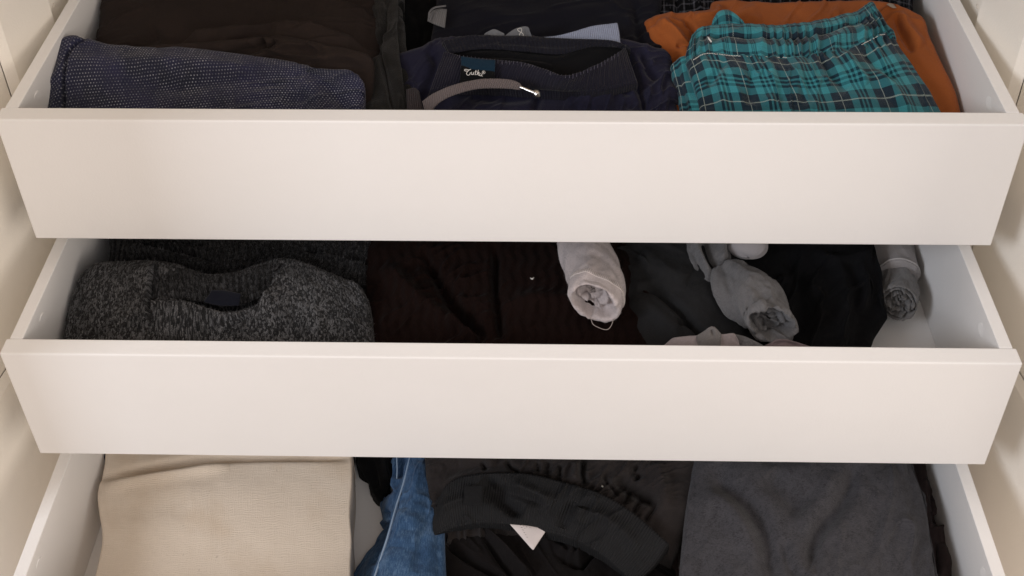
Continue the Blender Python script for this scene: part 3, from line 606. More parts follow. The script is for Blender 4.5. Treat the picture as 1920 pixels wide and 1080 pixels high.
for line in ([(1300, 113), (1322, 101), (1345, 102), (1378, 105), (1440, 107), (1486, 109)], [(1616, 84), (1640, 72), (1650, 66), (1660, 65)]):
    L = resample(line, len(line)*7)
    for i in range(0, len(L)-1):
        if rs.random() < .82:
            a, b = L[i], L[i+1]; z0, z1 = [Z1-.0165+(.003 if False else 0) for _ in (0, 1)]
            p, q = onz(a[0], a[1]+rs.uniform(-.6, .6), Z1-.0155), onz(b[0]-1, b[1]+rs.uniform(-.6, .6), Z1-.0155)
            st.append(tube([p, (p+q)/2+np.array([0, 0, .0005]), q], .00035, 5, 6))
o = place(mesh('seam_stitching', st, THREAD), bx); o['kind'] = 'stuff'
place(mesh('lint', [tube(wpts(Z1, [(1327, 69, -.0085), (1331, 75, -.0100), (1334, 79, -.0115)]), [.0004, .0011, .0008], 7)], THREAD), bx)

# ------------------------------------------------------------------ middle drawer
def fuzz(parent, grids, mat, count, length, seed=1, r=.00009, name='fuzz', spread=1.0, keep=None):
    """loose fibres standing off a woolly surface: thin real slivers, one stuff part"""
    g = np.random.RandomState(seed); vs, fs = [], []
    for G, UV in grids:
        N = normals(G); nv, nu, _ = G.shape; flip = (N[..., 2].mean() < 0)
        c = int(count/len(grids)); a = g.rand(c)*(nv-1.001); b = g.rand(c)*(nu-1.001); i, j = a.astype(int), b.astype(int)
        p = G[i, j]*(1-(a-i))[:, None]+G[i+1, j]*(a-i)[:, None]; p = p+(G[i, j+1]-G[i, j])*(b-j)[:, None]
        n = N[i, j]*(-1 if flip else 1); t = g.randn(c, 3)*.8*spread; dirv = n*.75+t; dirv /= np.linalg.norm(dirv, axis=1, keepdims=True)
        sd = np.cross(dirv, CF+g.randn(c, 3)*.2); sd /= np.linalg.norm(sd, axis=1, keepdims=True)+1e-9
        L = (length*(.4+g.rand(c)*.9))[:, None]; mid = p+dirv*L*.55+g.randn(c, 3)*L*.1; tip = mid+(dirv+g.randn(c, 3)*.6)*L*.45
        base = len(vs)*0+sum(len(x) for x in vs)
        vs.append(np.stack([p-sd*r-n*.0004, p+sd*r-n*.0004, mid+sd*r*.8, mid-sd*r*.8, tip], 1).reshape(-1, 3))
        k = base+np.arange(c)[:, None]*5
        fs += (k+np.array([0, 1, 2, 3])).tolist()+(k+np.array([3, 2, 4])).tolist()
    me = bpy.data.meshes.new(name); me.from_pydata(np.concatenate(vs).tolist(), [], fs); me.materials.append(mat); me.update()
    o = bpy.data.objects.new(name, me); COL.objects.link(o); o['kind'] = 'stuff'
    if parent is not None:
        o.parent = parent
        if parent.type == 'EMPTY': o.location = -Vector(parent.location)
    return o
def sock_tube(axis, n=(72, 90), seed=1, noise=((.02, .0016), (.008, .0006)), end='open', folds=6, start_taper=False, squash=None, endlen=.02, twist=0.0, ragged=.0025):
    """axis: (xyz, rx, rz) stations back to front; the front end turns in on itself"""
    nu, nv = n; P = resample([tuple(a[0]) for a in axis], nv); k = np.linspace(0, 1, len(axis)); s = np.linspace(0, 1, nv)
    rx, rz = np.interp(s, k, [a[1] for a in axis]), np.interp(s, k, [a[2] for a in axis])
    if start_taper: f = np.sqrt(np.clip(s/.25, .02, 1)*(2-np.clip(s/.25, .02, 1))); rx, rz = rx*f, rz*f
    t = np.gradient(P, axis=0); t /= np.linalg.norm(t, axis=1, keepdims=True)
    sx = np.cross(t, [0, 0, 1.0]); sx /= np.linalg.norm(sx, axis=1, keepdims=True); uz = np.cross(sx, t); ct, st_ = math.cos(twist), math.sin(twist); sx, uz = sx*ct+uz*st_, uz*ct-sx*st_
    th = np.linspace(0, 2*math.pi, nu+1)
    rings = [(P[i], rx[i], rz[i], sx[i], uz[i], 1.0) for i in range(nv)]
    e = nv-1; T = t[e]
    if end == 'open':      # lip, then a cuff turned inwards and a crumpled inside
        seq = [(.0012, 1.0), (.0024, .975), (.0030, .93), (.0026, .89), (.0010, .865), (-.003, .85), (-.008, .83), (-.014, .79), (-.018, .68), (-.015, .60), (-.012, .55), (-.014, .48), (-.02, .42), (-.022, .3), (-.018, .2), (-.02, .05)]
    elif end == 'roll':    # rolled layers seen end on
        seq = [(.003, .98), (.005, .92), (.004, .86), (-.004, .82), (-.007, .79), (-.003, .76), (.003, .72), (.004, .66), (.002, .61), (-.006, .57), (-.008, .53), (-.002, .5), (.003, .45), (.003, .38), (-.003, .33), (-.008, .28), (-.004, .22), (-.001, .12), (-.003, .03)]
    else:
        seq = [(endlen*math.sin(a), math.cos(a)) for a in np.linspace(.12, 1.53, 14)]
    for d, sc in seq: rings.append((P[e]+T*d, rx[e]*sc, rz[e]*sc, sx[e], uz[e], sc))
    nz = Noise(seed); G = np.zeros((len(rings), nu+1, 3)); UV = np.zeros((len(rings), nu+1, 2)); acc = 0; prev = None
    for i, (c, a, b, x, z, sc) in enumerate(rings):
        q = c+np.cos(th)[:, None]*x*a+np.sin(th)[:, None]*z*b
        if prev is not None: acc += np.linalg.norm(q-prev, axis=1).mean()
        prev = q; UV[i, :, 0] = th*max(rx[min(i, nv-1)], .01); UV[i, :, 1] = acc; G[i] = q
    N = normals(G); cen = np.array([r[0] for r in rings])[:, None]
    sgn = np.sign(((G-cen)*N).sum(2).mean()); N *= sgn
    cy = np.cos(th)[None]*1.3; sy = np.sin(th)[None]*1.3; V = UV[..., 1]
    h = 0
    for j, (scl, am) in enumerate(noise):
        R = .03/scl; h = h+am*(nz.fbm(cy*R+5+j*9+V*0, sy*R+V/scl*1.0+j*3)+.0)
    idx = np.arange(len(rings))[:, None]; endw = np.clip((idx-nv+1)/4.0, 0, 1)
    h = h*(1-.3*endw)
    if end in ('open', 'roll'):   # crumple the turned-in end along the axis
        w = nz.fbm(cy*folds*.35+20, sy*folds*.35+idx*.22)
        G = G+endw[..., None]*(w[..., None]*T*ragged)+endw[..., None]*np.clip((idx[..., None]-nv)/8.0, 0, 1)*(nz.fbm(cy*1.2+40, sy*1.2+idx*.15)[..., None]*sx[e]*rx[e]*.16+nz.fbm(cy*1.2+60, sy*1.2+idx*.15)[..., None]*uz[e]*rz[e]*.16)
    G = G+N*(h)[..., None]
    return G, UV
MARL = m_marl('charcoal_marl_knit', lin(38, 38, 39), lin(134, 134, 136), amount=.5)
MARLR2 = m_marl('charcoal_neck_rib', lin(28, 28, 29), lin(108, 108, 110), rib=.0068, amount=.42)
MARLR = m_marl('charcoal_rib_knit', lin(22, 22, 23), lin(80, 80, 82), rib=.0075, amount=.35)
FZ1 = m_plain('charcoal_fibre', lin(118, 118, 120), .9, .1); FZ0 = m_plain('dark_fibre', lin(40, 38, 38), .9, .1); FZ2 = m_plain('grey_fibre', lin(128, 124, 124), .9, .1)
sw = patch(Z2, [(168, 512, -.042), (190, 499, -.036), (240, 496, -.032), (284, 494, -.029), (330, 501, -.030), (372, 514, -.034), (395, 520, -.036), (440, 514, -.033), (488, 499, -.029), (522, 489, -.027), (562, 494, -.030), (620, 516, -.036), (664, 532, -.042)],
           [(122, 672, -.062), (250, 672, -.058), (420, 672, -.056), (560, 672, -.058), (684, 672, -.062)], [(150, 560, -.050), (136, 620, -.058)], [(676, 565, -.050), (682, 620, -.058)], (420, 240), .003,
           [([(291, 492), (290, 520), (285, 550), (283, 580), (288, 612)], 2.6, .010, 70), ([(380, 668), (424, 634), (470, 596), (497, 562), (512, 528), (521, 490)], 4.5, .012, 80),
            ([(286, 560), (340, 561), (385, 574), (415, 581), (452, 580), (488, 566), (512, 532)], 3.2, .011, 45), ([(300, 548), (360, 553), (400, 563), (450, 566), (492, 552)], 9, -.006),
            ([(292, 496), (292, 520), (288, 550), (286, 578), (290, 606)], 3.0, -.022), ([(524, 492), (510, 528), (492, 564), (466, 597), (420, 640)], 5.0, -.026), ([(300, 557), (345, 558), (385, 569), (414, 576), (450, 575), (486, 560), (506, 532)], 3.2, -.024),
            ([(320, 510), (360, 560), (420, 575), (480, 540)], 34, -.014), ([(294, 540), (292, 575)], 5, -.003), ([(500, 545), (480, 575), (440, 612)], 7, -.007), ([(300, 505), (350, 515), (395, 530), (440, 526), (500, 504)], 8, .004),
            ([(200, 520), (190, 580), (180, 640)], 16, .002), ([(600, 540), (590, 590), (600, 640)], 16, .003)],
           [(.06, .0025), (.02, .0012), (.006, .0006)], (.008, .010, .012, .010), seed=51, fs=1.15)
swo = cloth('folded_sweater', [sw], MARL, 'charcoal marled sweater with dark neck label at the front left of the middle drawer', 'sweater')
fuzz(swo, [sw], FZ1, 7000, .0026, 5, .00009)
nb_ = patch(Z2, [(291, 496, -.027), (330, 502, -.0275), (375, 514, -.031), (397, 520, -.0325), (440, 514, -.030), (488, 499, -.0265), (519, 491, -.025)], [(290, 562, -.039), (340, 560, -.039), (388, 569, -.041), (415, 574, -.0415), (450, 571, -.041), (487, 557, -.038), (510, 528, -.034)], n=(200, 60), bulge=.002, roll=(.004, .002, 0, .002), noise=[(.02, .0014)], seed=151, floor=Z2-.06,
            extra=lambda u, v, UV, X, Y: .0006*np.sin(UV[..., 0]/.0068*6.283))
o = mesh('neckband_back', [nb_], MARLR2); o.parent = swo; fuzz(o, [nb_], FZ1, 1200, .0022, 15, .00008)
nf_ = patch(Z2, [(284, 566, -.0325), (340, 566, -.0310), (386, 580, -.0315), (415, 587, -.0315), (453, 585, -.0310), (491, 569, -.0295), (513, 538, -.0275), (521, 508, -.0265)], [(286, 622, -.047), (320, 640, -.050), (370, 652, -.052), (410, 646, -.050), (448, 624, -.046), (486, 590, -.041), (512, 556, -.036), (524, 512, -.030)], n=(220, 60), bulge=.003, roll=(.0045, .002, .003, .002), noise=[(.02, .0014)], seed=152, floor=Z2-.066,
            extra=lambda u, v, UV, X, Y: .0005*np.sin(UV[..., 0]/.0068*6.283))
o = mesh('neckband_front', [nf_], MARL); o.parent = swo; fuzz(o, [nf_], FZ1, 1500, .0022, 16, .00008)
lb2 = patch(Z2, [(398, 544, -.031), (424, 545, -.031), (452, 551, -.031)], [(382, 566, -.0355), (412, 573, -.036), (448, 573, -.035)], n=(30, 18), bulge=.001, roll=(0, 0, 0, 0), noise=[(.01, .0003)])
o = mesh('neck_label', [lb2], m_cloth('midnight_label', lin(18, 20, 30), .2, 900, .0002, sheen=.15), thick=.0008); o.parent = swo
sw2 = patch(Z2, [(212, 400, -.05), (400, 400, -.045), (710, 400, -.05)], [(206, 545, -.066), (380, 545, -.060), (560, 545, -.060), (702, 560, -.068)], [(222, 455, -.052), (214, 500, -.060)], [(712, 480, -.056)], (200, 110), .003,
            [([(236, 452), (300, 462), (380, 482), (440, 505)], 6, -.007), ([(230, 470), (300, 478), (360, 492), (382, 508)], 8, .008), ([(258, 448), (340, 452), (400, 462)], 5, -.006), ([(560, 466), (620, 478), (700, 494)], 5, -.007), ([(590, 476), (650, 490), (690, 505)], 8, .005), ([(420, 470), (480, 490), (520, 480)], 9, -.004)],
            [(.05, .003), (.015, .001)], (.01, .012, .01, .012), seed=52, fs=1.4, wr=((.06, .018, .2, .004),))
o = cloth('folded_sweater', [sw2], MARLR, 'darker ribbed charcoal sweater folded behind the marled one with the label', 'sweater')
fuzz(o, [sw2], FZ1, 5000, .003, 6, .0001)
CAB = m_cable('dark_brown_cable_knit')
ck = patch(Z2, [(704, 400, -.052), (880, 400, -.048), (1060, 400, -.05), (1200, 400, -.054)], [(690, 672, -.072), (880, 672, -.066), (1060, 672, -.066), (1200, 672, -.07)], [(700, 540, -.06)], [(1200, 540, -.06)], (260, 150), .005,
           [([(790, 470), (820, 520), (850, 570), (910, 640)], 12, -.007), ([(930, 460), (930, 540), (940, 640)], 8, -.006), ([(720, 500), (780, 560), (860, 620)], 16, .005), ([(960, 575), (1040, 570), (1140, 580)], 16, .004), ([(840, 600), (870, 620), (900, 640)], 10, .005)],
           [(.05, .003)], (.012, .014, .012, .012), seed=53, fs=2.6, wr=((.05, .02, .6, .007),))
cko = cloth('folded_cable_knit', [ck], CAB, 'blackish brown cable knit folded at the centre of the middle drawer', 'sweater')
o = mesh('lint', [tube(wpts(Z2, [(994, 521, -.042), (998, 523, -.0405), (1001, 520, -.042)]), [.0003, .0009, .0004], 6)], THREAD); o.parent = cko

def wp(px, py, dz): return onz(px, py, Z2+dz)
S1 = m_cloth('mushroom_grey_jersey', lin(184, 174, 173), .18, 700, .0006, speck=.32, heather=.18, sheen=.25)
ax = [(wp(1084, 396, -.052), .0275, .022), (wp(1092, 450, -.048), .0280, .022), (wp(1106, 500, -.043), .0300, .023), (wp(1117, 535, -.038), .0315, .023), (wp(1114, 566, -.030), .0275, .0195)]
g1 = sock_tube(ax, (96, 100), 61, ((.03, .0022), (.011, .0007)), 'open', 5, twist=.42)
so = cloth('rolled_sock', [g1], S1, 'mushroom grey sock with stitched cuff rolled open at the middle drawer centre', 'sock', None)
fuzz(so, [g1], FZ2, 5000, .0018, 7, .00006)
G, UV = g1; N_ = normals(G); N_ *= np.sign(((G-G.mean(axis=1, keepdims=True))*N_).sum(2)[:90].mean())
st = []; row = 90
for j in range(2, 47):
    a = G[row, j]; b = G[row-4, j]+(G[row-4, j+1]-G[row-4, j])*.6; n = N_[row-2, j]
    st.append(tube([a+n*.0002, (a+b)/2+n*.0009, b+n*.0002], .00036, 5, 6))
    a2 = G[row, j+1]; st.append(tube([a+n*.0003, (a+a2)/2+n*.0008, a2+n*.0003], .0003, 5, 5))
o = mesh('cuff_stitching', st, m_plain('cream_grey_thread', lin(232, 224, 220), .8)); o.parent = so; o['kind'] = 'stuff'
o = mesh('loose_thread', [tube(wpts(Z2, [(1108, 598, -.046), (1112, 608, -.046), (1122, 614, -.046), (1134, 618, -.046), (1142, 616, -.046), (1148, 606, -.045), (1150, 594, -.044)]), .00030, 5, 50)], m_plain('cream_grey_thread_end', lin(190, 178, 172), .8)); o.parent = so

CHAR = m_cloth('charcoal_fleece', lin(38, 38, 39), .3, 600, .0005, speck=.12, sheen=.03)
ch = patch(Z2, [(1170, 400, -.056), (1240, 400, -.052), (1300, 400, -.054), (1350, 400, -.06)], [(1150, 672, -.080), (1250, 672, -.072), (1330, 672, -.070), (1420, 672, -.08)], [(1172, 470, -.056), (1160, 560, -.066)], [(1372, 500, -.064), (1400, 600, -.074)], (140, 140), .006,
           [([(1196, 545), (1230, 548), (1270, 580), (1300, 612), (1330, 640)], 7, -.007), ([(1180, 570), (1230, 590), (1280, 640)], 14, .004), ([(1270, 610), (1285, 605), (1300, 610)], 6, -.005), ([(1200, 480), (1240, 510), (1290, 530)], 18, .004)], [(.04, .003), (.012, .0007)], (.01, .012, .01, .014), seed=54, fs=2.0, wr=((.05, .016, -.6, .005),))
o = cloth('folded_fleece', [ch], CHAR, 'charcoal fleece garment lying beside the mushroom grey sock', 'folded top')
fuzz(o, [ch], FZ0, 2500, .002, 8)
S2 = m_cloth('mid_grey_terry', lin(98, 97, 98), .25, 600, .0007, speck=.28, heather=.25, sheen=.25)
bs = empty('crumpled_sock', tuple(wp(1400, 570, -.06)), 'mid grey sock with crumpled open end leaning beside the black garment', 'sock')
bg = sock_tube([(wp(1340, 506, -.070), .020, .014), (wp(1362, 520, -.066), .031, .022), (wp(1392, 545, -.060), .0355, .026), (wp(1420, 574, -.055), .0345, .0255), (wp(1440, 598, -.047), .0285, .021), (wp(1446, 606, -.041), .0265, .0185)],
                (110, 110), 66, ((.028, .0042), (.012, .0016), (.005, .0005)), 'open', 7, twist=.35, ragged=.004, start_taper=True)
place(mesh('sock_foot', [bg], S2), bs); f_ = fuzz(bs, [bg], FZ2, 4500, .0018, 9, .00006)
tl = patch(Z2, [(1276, 430, -.052), (1300, 428, -.046), (1330, 428, -.046), (1356, 432, -.052)], [(1316, 530, -.062), (1330, 536, -.056), (1350, 520, -.052), (1368, 498, -.054)], [(1282, 470, -.054), (1294, 506, -.060)], [(1364, 464, -.054)], (70, 80), .007,
           [([(1296, 440), (1312, 480), (1334, 520)], 6, .006), ([(1316, 450), (1326, 486), (1340, 510)], 6, -.009), ([(1345, 440), (1350, 470), (1352, 496)], 7, .004), ([(1300, 470), (1312, 500), (1324, 524)], 5, -.004)], [(.015, .0015)], (.006, .006, .006, .006), seed=56, fs=1.5, floor=Z2-.10)
place(mesh('sock_cuff', [tl], S2), bs); fuzz(bs, [tl], FZ2, 1500, .0018, 10, .00006)
S3 = m_cloth('pale_grey_cotton', lin(160, 156, 158), .12, 700, .0003, sheen=.2)
g3 = sock_tube([(wp(1398, 400, -.046), .024, .018), (wp(1399, 440, -.047), .0235, .018), (wp(1401, 462, -.050), .0215, .016)], (60, 40), 62, ((.03, .001),), 'dome', endlen=.013)
o = cloth('pale_sock', [g3], S3, 'pale grey sock toe peeking out from under the top drawer', 'sock')
BK = m_cloth('black_brushed_cotton', lin(16, 16, 18), .35, 700, .0004, speck=.04, sheen=.01)
bk = patch(Z2, [(1380, 400, -.072), (1480, 400, -.066), (1560, 400, -.066), (1630, 420, -.07), (1642, 470, -.072), (1650, 500, -.074)], [(1380, 672, -.088), (1480, 672, -.082), (1560, 672, -.082), (1598, 672, -.09)], [(1384, 540, -.078)], [(1650, 545, -.082), (1640, 578, -.09), (1612, 622, -.094)], (150, 140), .005,
           [([(1560, 480), (1580, 540), (1570, 640)], 14, .004), ([(1470, 470), (1500, 540), (1510, 640)], 14, -.004), ([(1610, 490), (1622, 540), (1606, 590)], 10, .005), ([(1530, 470), (1560, 490), (1640, 480)], 10, .004)], [(.05, .003), (.012, .0006)], (.01, .014, .01, .01), seed=57, fs=2.0, wr=((.06, .02, 1.2, .006),))
o = cloth('folded_black_top', [bk], BK, 'black brushed cotton garment folded between the crumpled grey sock and the right hand rolled sock', 'folded top')
S4 = m_cloth('heather_grey_terry', lin(158, 153, 152), .18, 650, .0006, speck=.25, sheen=.25); S4B = m_cloth('darker_grey_terry', lin(120, 118, 117), .22, 600, .0006, speck=.22, sheen=.25)
rsk = empty('rolled_sock', tuple(wp(1680, 540, -.12)), 'heather grey sock rolled up against the right side of the middle drawer', 'sock')
ax4 = [(wp(1640, 396, -.112), .030, .024), (wp(1662, 450, -.110), .0305, .026), (wp(1672, 490, -.109), .0280, .027), (wp(1681, 520, -.108), .0245, .027)]
g4 = sock_tube(ax4, (90, 60), 63, ((.03, .0015), (.01, .0006)), 'dome', endlen=.004)
g5 = sock_tube([(wp(1672, 500, -.118), .0215, .022), (wp(1679, 530, -.113), .0220, .0235), (wp(1683, 556, -.105), .0212, .0225), (wp(1684, 566, -.100), .0200, .0205)],
               (110, 60), 64, ((.016, .0016), (.006, .0007)), 'roll', 7, twist=.3, ragged=.004)
place(mesh('sock_leg', [g4], S4), rsk); place(mesh('rolled_foot', [g5], S4B), rsk)
fuzz(rsk, [g4, g5], FZ2, 4500, .0016, 11, .00006)
G, UV = g4; N_ = normals(G); N_ *= np.sign(((G-G.mean(axis=1, keepdims=True))*N_).sum(2)[:55].mean())
place(mesh('welt', [tube([tuple(G[58, j]+N_[58, j]*.0004) for j in range(0, 46, 3)], .0011, 7, 70)], m_plain('pale_welt', lin(178, 174, 172), .9)), rsk)
# two small socks at the front edge
fs_ = empty('flat_sock', tuple(wp(1340, 640, -.05)), 'pinkish grey sock with darker heel lying by the middle drawer front', 'sock')
f1 = patch(Z2, [(1246, 648, -.046), (1262, 636, -.040), (1290, 632, -.037), (1310, 630, -.036), (1330, 616, -.030), (1340, 615, -.030), (1352, 628, -.032), (1376, 627, -.033), (1382, 634, -.036)], [(1240, 690, -.06), (1300, 690, -.056), (1386, 690, -.056)], n=(110, 50), bulge=.002, folds=[([(1336, 618), (1337, 628)], 3, -.004), ([(1309, 630), (1314, 650)], 2.5, -.0025), ([(1350, 628), (1348, 650)], 2.5, .002)], noise=[(.012, .0012)], seed=58, roll=(.003, .003, .004, .004), floor=Z2-.09)
SP = m_cloth('pinkish_grey_jersey', lin(146, 136, 136), .14, 700, .0004, speck=.1, sheen=.2)
place(mesh('sock_body', [f1], SP), fs_)
f2 = patch(Z2, [(1310, 629, -.0335), (1330, 616, -.0275), (1340, 615, -.0275), (1350, 625, -.029)], [(1320, 690, -.05), (1345, 690, -.05)], n=(40, 40), bulge=.002, folds=[([(1335, 618), (1337, 630)], 3, -.003)], noise=[(.01, .001)], seed=59, roll=(.002, .002, .002, .002), floor=Z2-.07)
place(mesh('heel_patch', [f2], m_cloth('heel_grey', lin(112, 108, 106), .25, 600, .0006, speck=.3, sheen=.2)), fs_)
f3 = patch(Z2, [(1376, 628, -.040), (1400, 634, -.042), (1430, 648, -.046)], [(1376, 690, -.06), (1440, 690, -.06)], n=(40, 30), bulge=.002, noise=[(.01, .001)], seed=60, roll=(.003, .003, .003, .003), floor=Z2-.09)
place(mesh('sock_toe', [f3], S2), fs_)
SK2 = patch(Z2, [(1440, 648, -.052), (1456, 640, -.048), (1470, 638, -.047), (1490, 642, -.049), (1530, 655, -.054)], [(1446, 690, -.066), (1535, 690, -.066)], n=(50, 30), bulge=.001, folds=[([(1450, 648), (1470, 642), (1500, 650)], 4, -.004)], noise=[(.01, .001)], seed=65, roll=(.003, .003, .003, .003), floor=Z2-.1)
tag(mesh('sock_edge', [SK2], m_cloth('rosy_grey_jersey', lin(120, 106, 108), .25, 600, .0005, sheen=.2)), 'rosy grey sock edge lying just below the crumpled grey sock', 'sock')

# ------------------------------------------------------------------ bottom drawer
LIN = m_linen('beige_linen')
ln = patch(Z3, [(204, 838, -0.0760), (300, 838, -0.0730), (450, 838, -0.0720), (655, 838, -0.0740)], [(170, 1140, -0.0940), (300, 1140, -0.0880), (500, 1140, -0.0860), (654, 1140, -0.0900)], [(202, 868, -0.0770), (196, 894, -0.0790), (189, 925, -0.0780), (192, 960, -0.0800), (198, 1000, -0.0830), (194, 1040, -0.0870)], [(656, 900, -0.0770), (652, 960, -0.0800), (655, 1010, -0.0830), (653, 1060, -0.0860)], (260, 170), .004,
           [([(190, 897), (240, 890), (330, 874), (410, 860), (500, 855), (660, 856)], 8, -.013), ([(190, 915), (260, 903), (350, 886), (430, 872)], 12, .006), ([(190, 960), (280, 955), (360, 945)], 26, -.002), ([(405, 870), (408, 960), (404, 1060)], 12, -.0004)],
           [(.12, .0012), (.02, .0002)], (.004, .002, .004, .004), seed=71, wr=())
lno = cloth('folded_cloth', [ln], LIN, 'beige linen cloth folded flat at the left of the bottom drawer', 'cloth')
fuzz(lno, [ln], m_plain('linen_fibre', lin(200, 186, 168), .9, .1), 2500, .0016, 12, .00006)
UBL = m_cloth('indigo_cotton', lin(30, 30, 58), .2, 700, .0003)
ub = patch(Z3, [(196, 790, -0.0815), (400, 790, -0.0775), (655, 790, -0.0815)], [(198, 852, -0.0835), (400, 850, -0.0795), (652, 856, -0.0825)], n=(90, 30), bulge=.001, noise=[(.03, .0012)], seed=72, roll=(.004, .004, .003, .004))
cloth('folded_indigo_top', [ub], UBL, 'sliver of indigo garment behind the top edge of the beige cloth', 'folded top')
bd = patch(Z3, [(668, 820, -.10), (700, 820, -.094), (742, 820, -.10)], [(694, 912, -.122), (702, 922, -.120), (714, 926, -.119), (724, 922, -.121), (732, 900, -.124)], [(672, 866, -.11), (688, 892, -.118)], [(742, 866, -.11)], (60, 70), .004, [([(700, 860), (708, 900), (710, 920)], 5, -.004), ([(718, 850), (722, 900)], 5, .003)], [(.02, .002)], (.006, .006, .006, .006), seed=73, fs=1.6)
cloth('black_sleeve', [bd], BLK, 'black sleeve end hanging between beige cloth and blue jeans', 'sleeve')
DEN = m_denim('mid_blue_denim')
jn = empty('folded_jeans', tuple(onz(760, 980, Z3-.08)), 'mid blue jeans with pale side seam beside the beige cloth', 'jeans')
j1 = patch(Z3, [(762, 815, -0.0720), (785, 815, -0.0680), (802, 815, -0.0700)], [(676, 1160, -0.0720), (740, 1160, -0.0640), (826, 1160, -0.0680)], [(769, 857, -0.0730), (756, 905, -0.0740), (742, 950, -0.0750), (728, 1000, -0.0750), (712, 1050, -0.0740)], [(806, 862, -0.0700), (810, 905, -0.0690), (818, 960, -0.0680), (820, 1040, -0.0680)], (90, 200), .006,
           [([(790, 870), (780, 940), (770, 1000)], 14, .003), ([(800, 960), (790, 1020), (780, 1080)], 12, -.003), ([(760, 960), (750, 1030)], 12, .003)], [(.03, .002), (.01, .0005)], (.004, .008, .006, .003), seed=74, fs=1.5, wr=((.05, .014, 1.4, .0025),))
place(mesh('leg_front', [j1], DEN), jn)
j2 = patch(Z3, [(742, 815, -0.1060), (755, 815, -0.0980), (770, 815, -0.0920)], [(630, 1160, -0.1250), (660, 1160, -0.1140), (690, 1160, -0.0960)], [(744, 862, -0.1080), (741, 920, -0.1120), (722, 934, -0.1200), (716, 952, -0.1240), (719, 976, -0.1240), (724, 982, -0.1220), (714, 1010, -0.1240), (692, 1045, -0.1250), (668, 1078, -0.1250)], [(768, 857, -0.0930), (756, 905, -0.0940), (742, 950, -0.0950), (728, 1000, -0.0950), (712, 1050, -0.0940)], (50, 200), .002,
           [([(744, 850), (746, 890), (744, 925)], 3.5, .004), ([(754, 850), (752, 900)], 5, -.005), ([(735, 960), (722, 1010), (700, 1060)], 6, -.005), ([(725, 955), (740, 975)], 4, -.004)], [(.02, .002)], (.004, .002, .006, .006), seed=75, fs=1.6)
place(mesh('leg_back', [j2], DEN), jn)
SEAM = m_plain('pale_denim_edge', lin(150, 170, 192), .85, .1)
sd = [(769, 856), (757, 905), (743, 950), (729, 1000), (713, 1050), (698, 1095)]
rs = random.Random(3)
place(mesh('side_seam', [tube([onz(a, b, Z3-.0690) for a, b in sd], .0011, 8, 90)], SEAM), jn)
place(mesh('side_seam', [tube([onz(a, b, Z3-.1015) for a, b in [(744, 856), (745, 880), (744, 905), (743, 930)]], .0009, 8, 40)], SEAM), jn)

# black sweatpants with ribbed waistband
SWT = m_cloth('black_sweatshirt_fleece', lin(19, 18, 18), .3, 700, .0004, sheen=.03, tint=lin(27, 23, 23)); SWT2 = m_cloth('black_olive_highlight_fleece', lin(37, 34, 33), .3, 700, .0004, sheen=.08, tint=lin(48, 43, 42)); RIBK = m_rib('black_waist_rib', lin(40, 40, 41), .0026, .16, .0005, sheen=.0)  # SWT2 is lightened to carry the highlights on the gathers in its colour
wt = empty('folded_sweatpants', tuple(onz(1030, 980, Z3-.05)), 'black sweatpants with curved ribbed waistband and white care tag', 'sweatpants')
w1 = patch(Z3, [(806, 815, -.046), (900, 815, -.040), (1060, 815, -.038), (1200, 815, -.040), (1318, 815, -.046)], [(822, 1000, -.075), (900, 985, -.075), (1000, 985, -.075), (1150, 1010, -.072), (1246, 1024, -.062)], [(812, 880, -.052), (818, 940, -.064)], [(1304, 890, -.05), (1280, 950, -.054), (1262, 990, -.058)], (240, 130), .006,
           [([(832, 920), (845, 905), (880, 892), (920, 888), (990, 890)], 7, .004), ([(950, 865), (960, 880), (975, 888)], 5, -.006), ([(1094, 860), (1092, 890), (1100, 912)], 5, -.008), ([(1080, 870), (1076, 900)], 6, .005), ([(1150, 900), (1180, 915), (1215, 935), (1225, 950)], 11, -.010), ([(1190, 870), (1196, 890), (1200, 900)], 9, -.005),
            ([(1128, 895), (1150, 918), (1158, 934)], 5, -.005), ([(1180, 912), (1176, 934), (1168, 948)], 4, -.004), ([(1206, 922), (1196, 946), (1184, 962)], 5, -.004), ([(1236, 940), (1216, 966), (1208, 980)], 5, -.004), ([(1010, 868), (1006, 886)], 4, -.004), ([(1050, 872), (1050, 896)], 4, -.004), ([(905, 868), (912, 884)], 4, -.004),
            ([(860, 868), (900, 862), (930, 868)], 10, .003), ([(1030, 865), (1025, 890)], 6, -.004), ([(1230, 870), (1245, 920), (1250, 960)], 14, .004)],
           [(.05, .003), (.015, .0012)], (.008, .012, .008, .008), seed=81, fs=2.0, wr=((.05, .014, 1.2, .006), (.03, .01, .5, .003)))
place(mesh('pants_body', [w1], SWT2), wt)
w2 = patch(Z3, [(824, 936, -.046), (836, 914, -.040), (862, 898, -.036), (910, 890, -.034), (980, 890, -.034), (1040, 902, -.034), (1120, 926, -.035), (1180, 960, -.037), (1246, 1016, -.044)], [(820, 996, -.064), (850, 984, -.058), (900, 975, -.054), (960, 978, -.052), (1025, 992, -.052), (1080, 1008, -.052), (1130, 1036, -.054), (1190, 1086, -.060)], [(818, 965, -.056)], [(1222, 1052, -.054)], (380, 110), .003,
           [([(905, 896), (930, 925), (960, 950), (985, 960)], 14, -.007), ([(960, 905), (1000, 925), (1040, 940)], 12, .004), ([(930, 915), (990, 932), (1020, 945)], 9, -.004), ([(1078, 940), (1064, 965), (1054, 992)], 10, -.0028), ([(1092, 950), (1082, 985)], 13, .004), ([(824, 955), (850, 940), (880, 935)], 10, .003), ([(1100, 960), (1150, 980), (1200, 1030)], 14, .003)],
           [(.03, .0022), (.01, .0006)], (.003, .004, .0022, .004), seed=82, fs=2.1, wr=((.05, .015, .9, .004),), floor=Z3-.068)
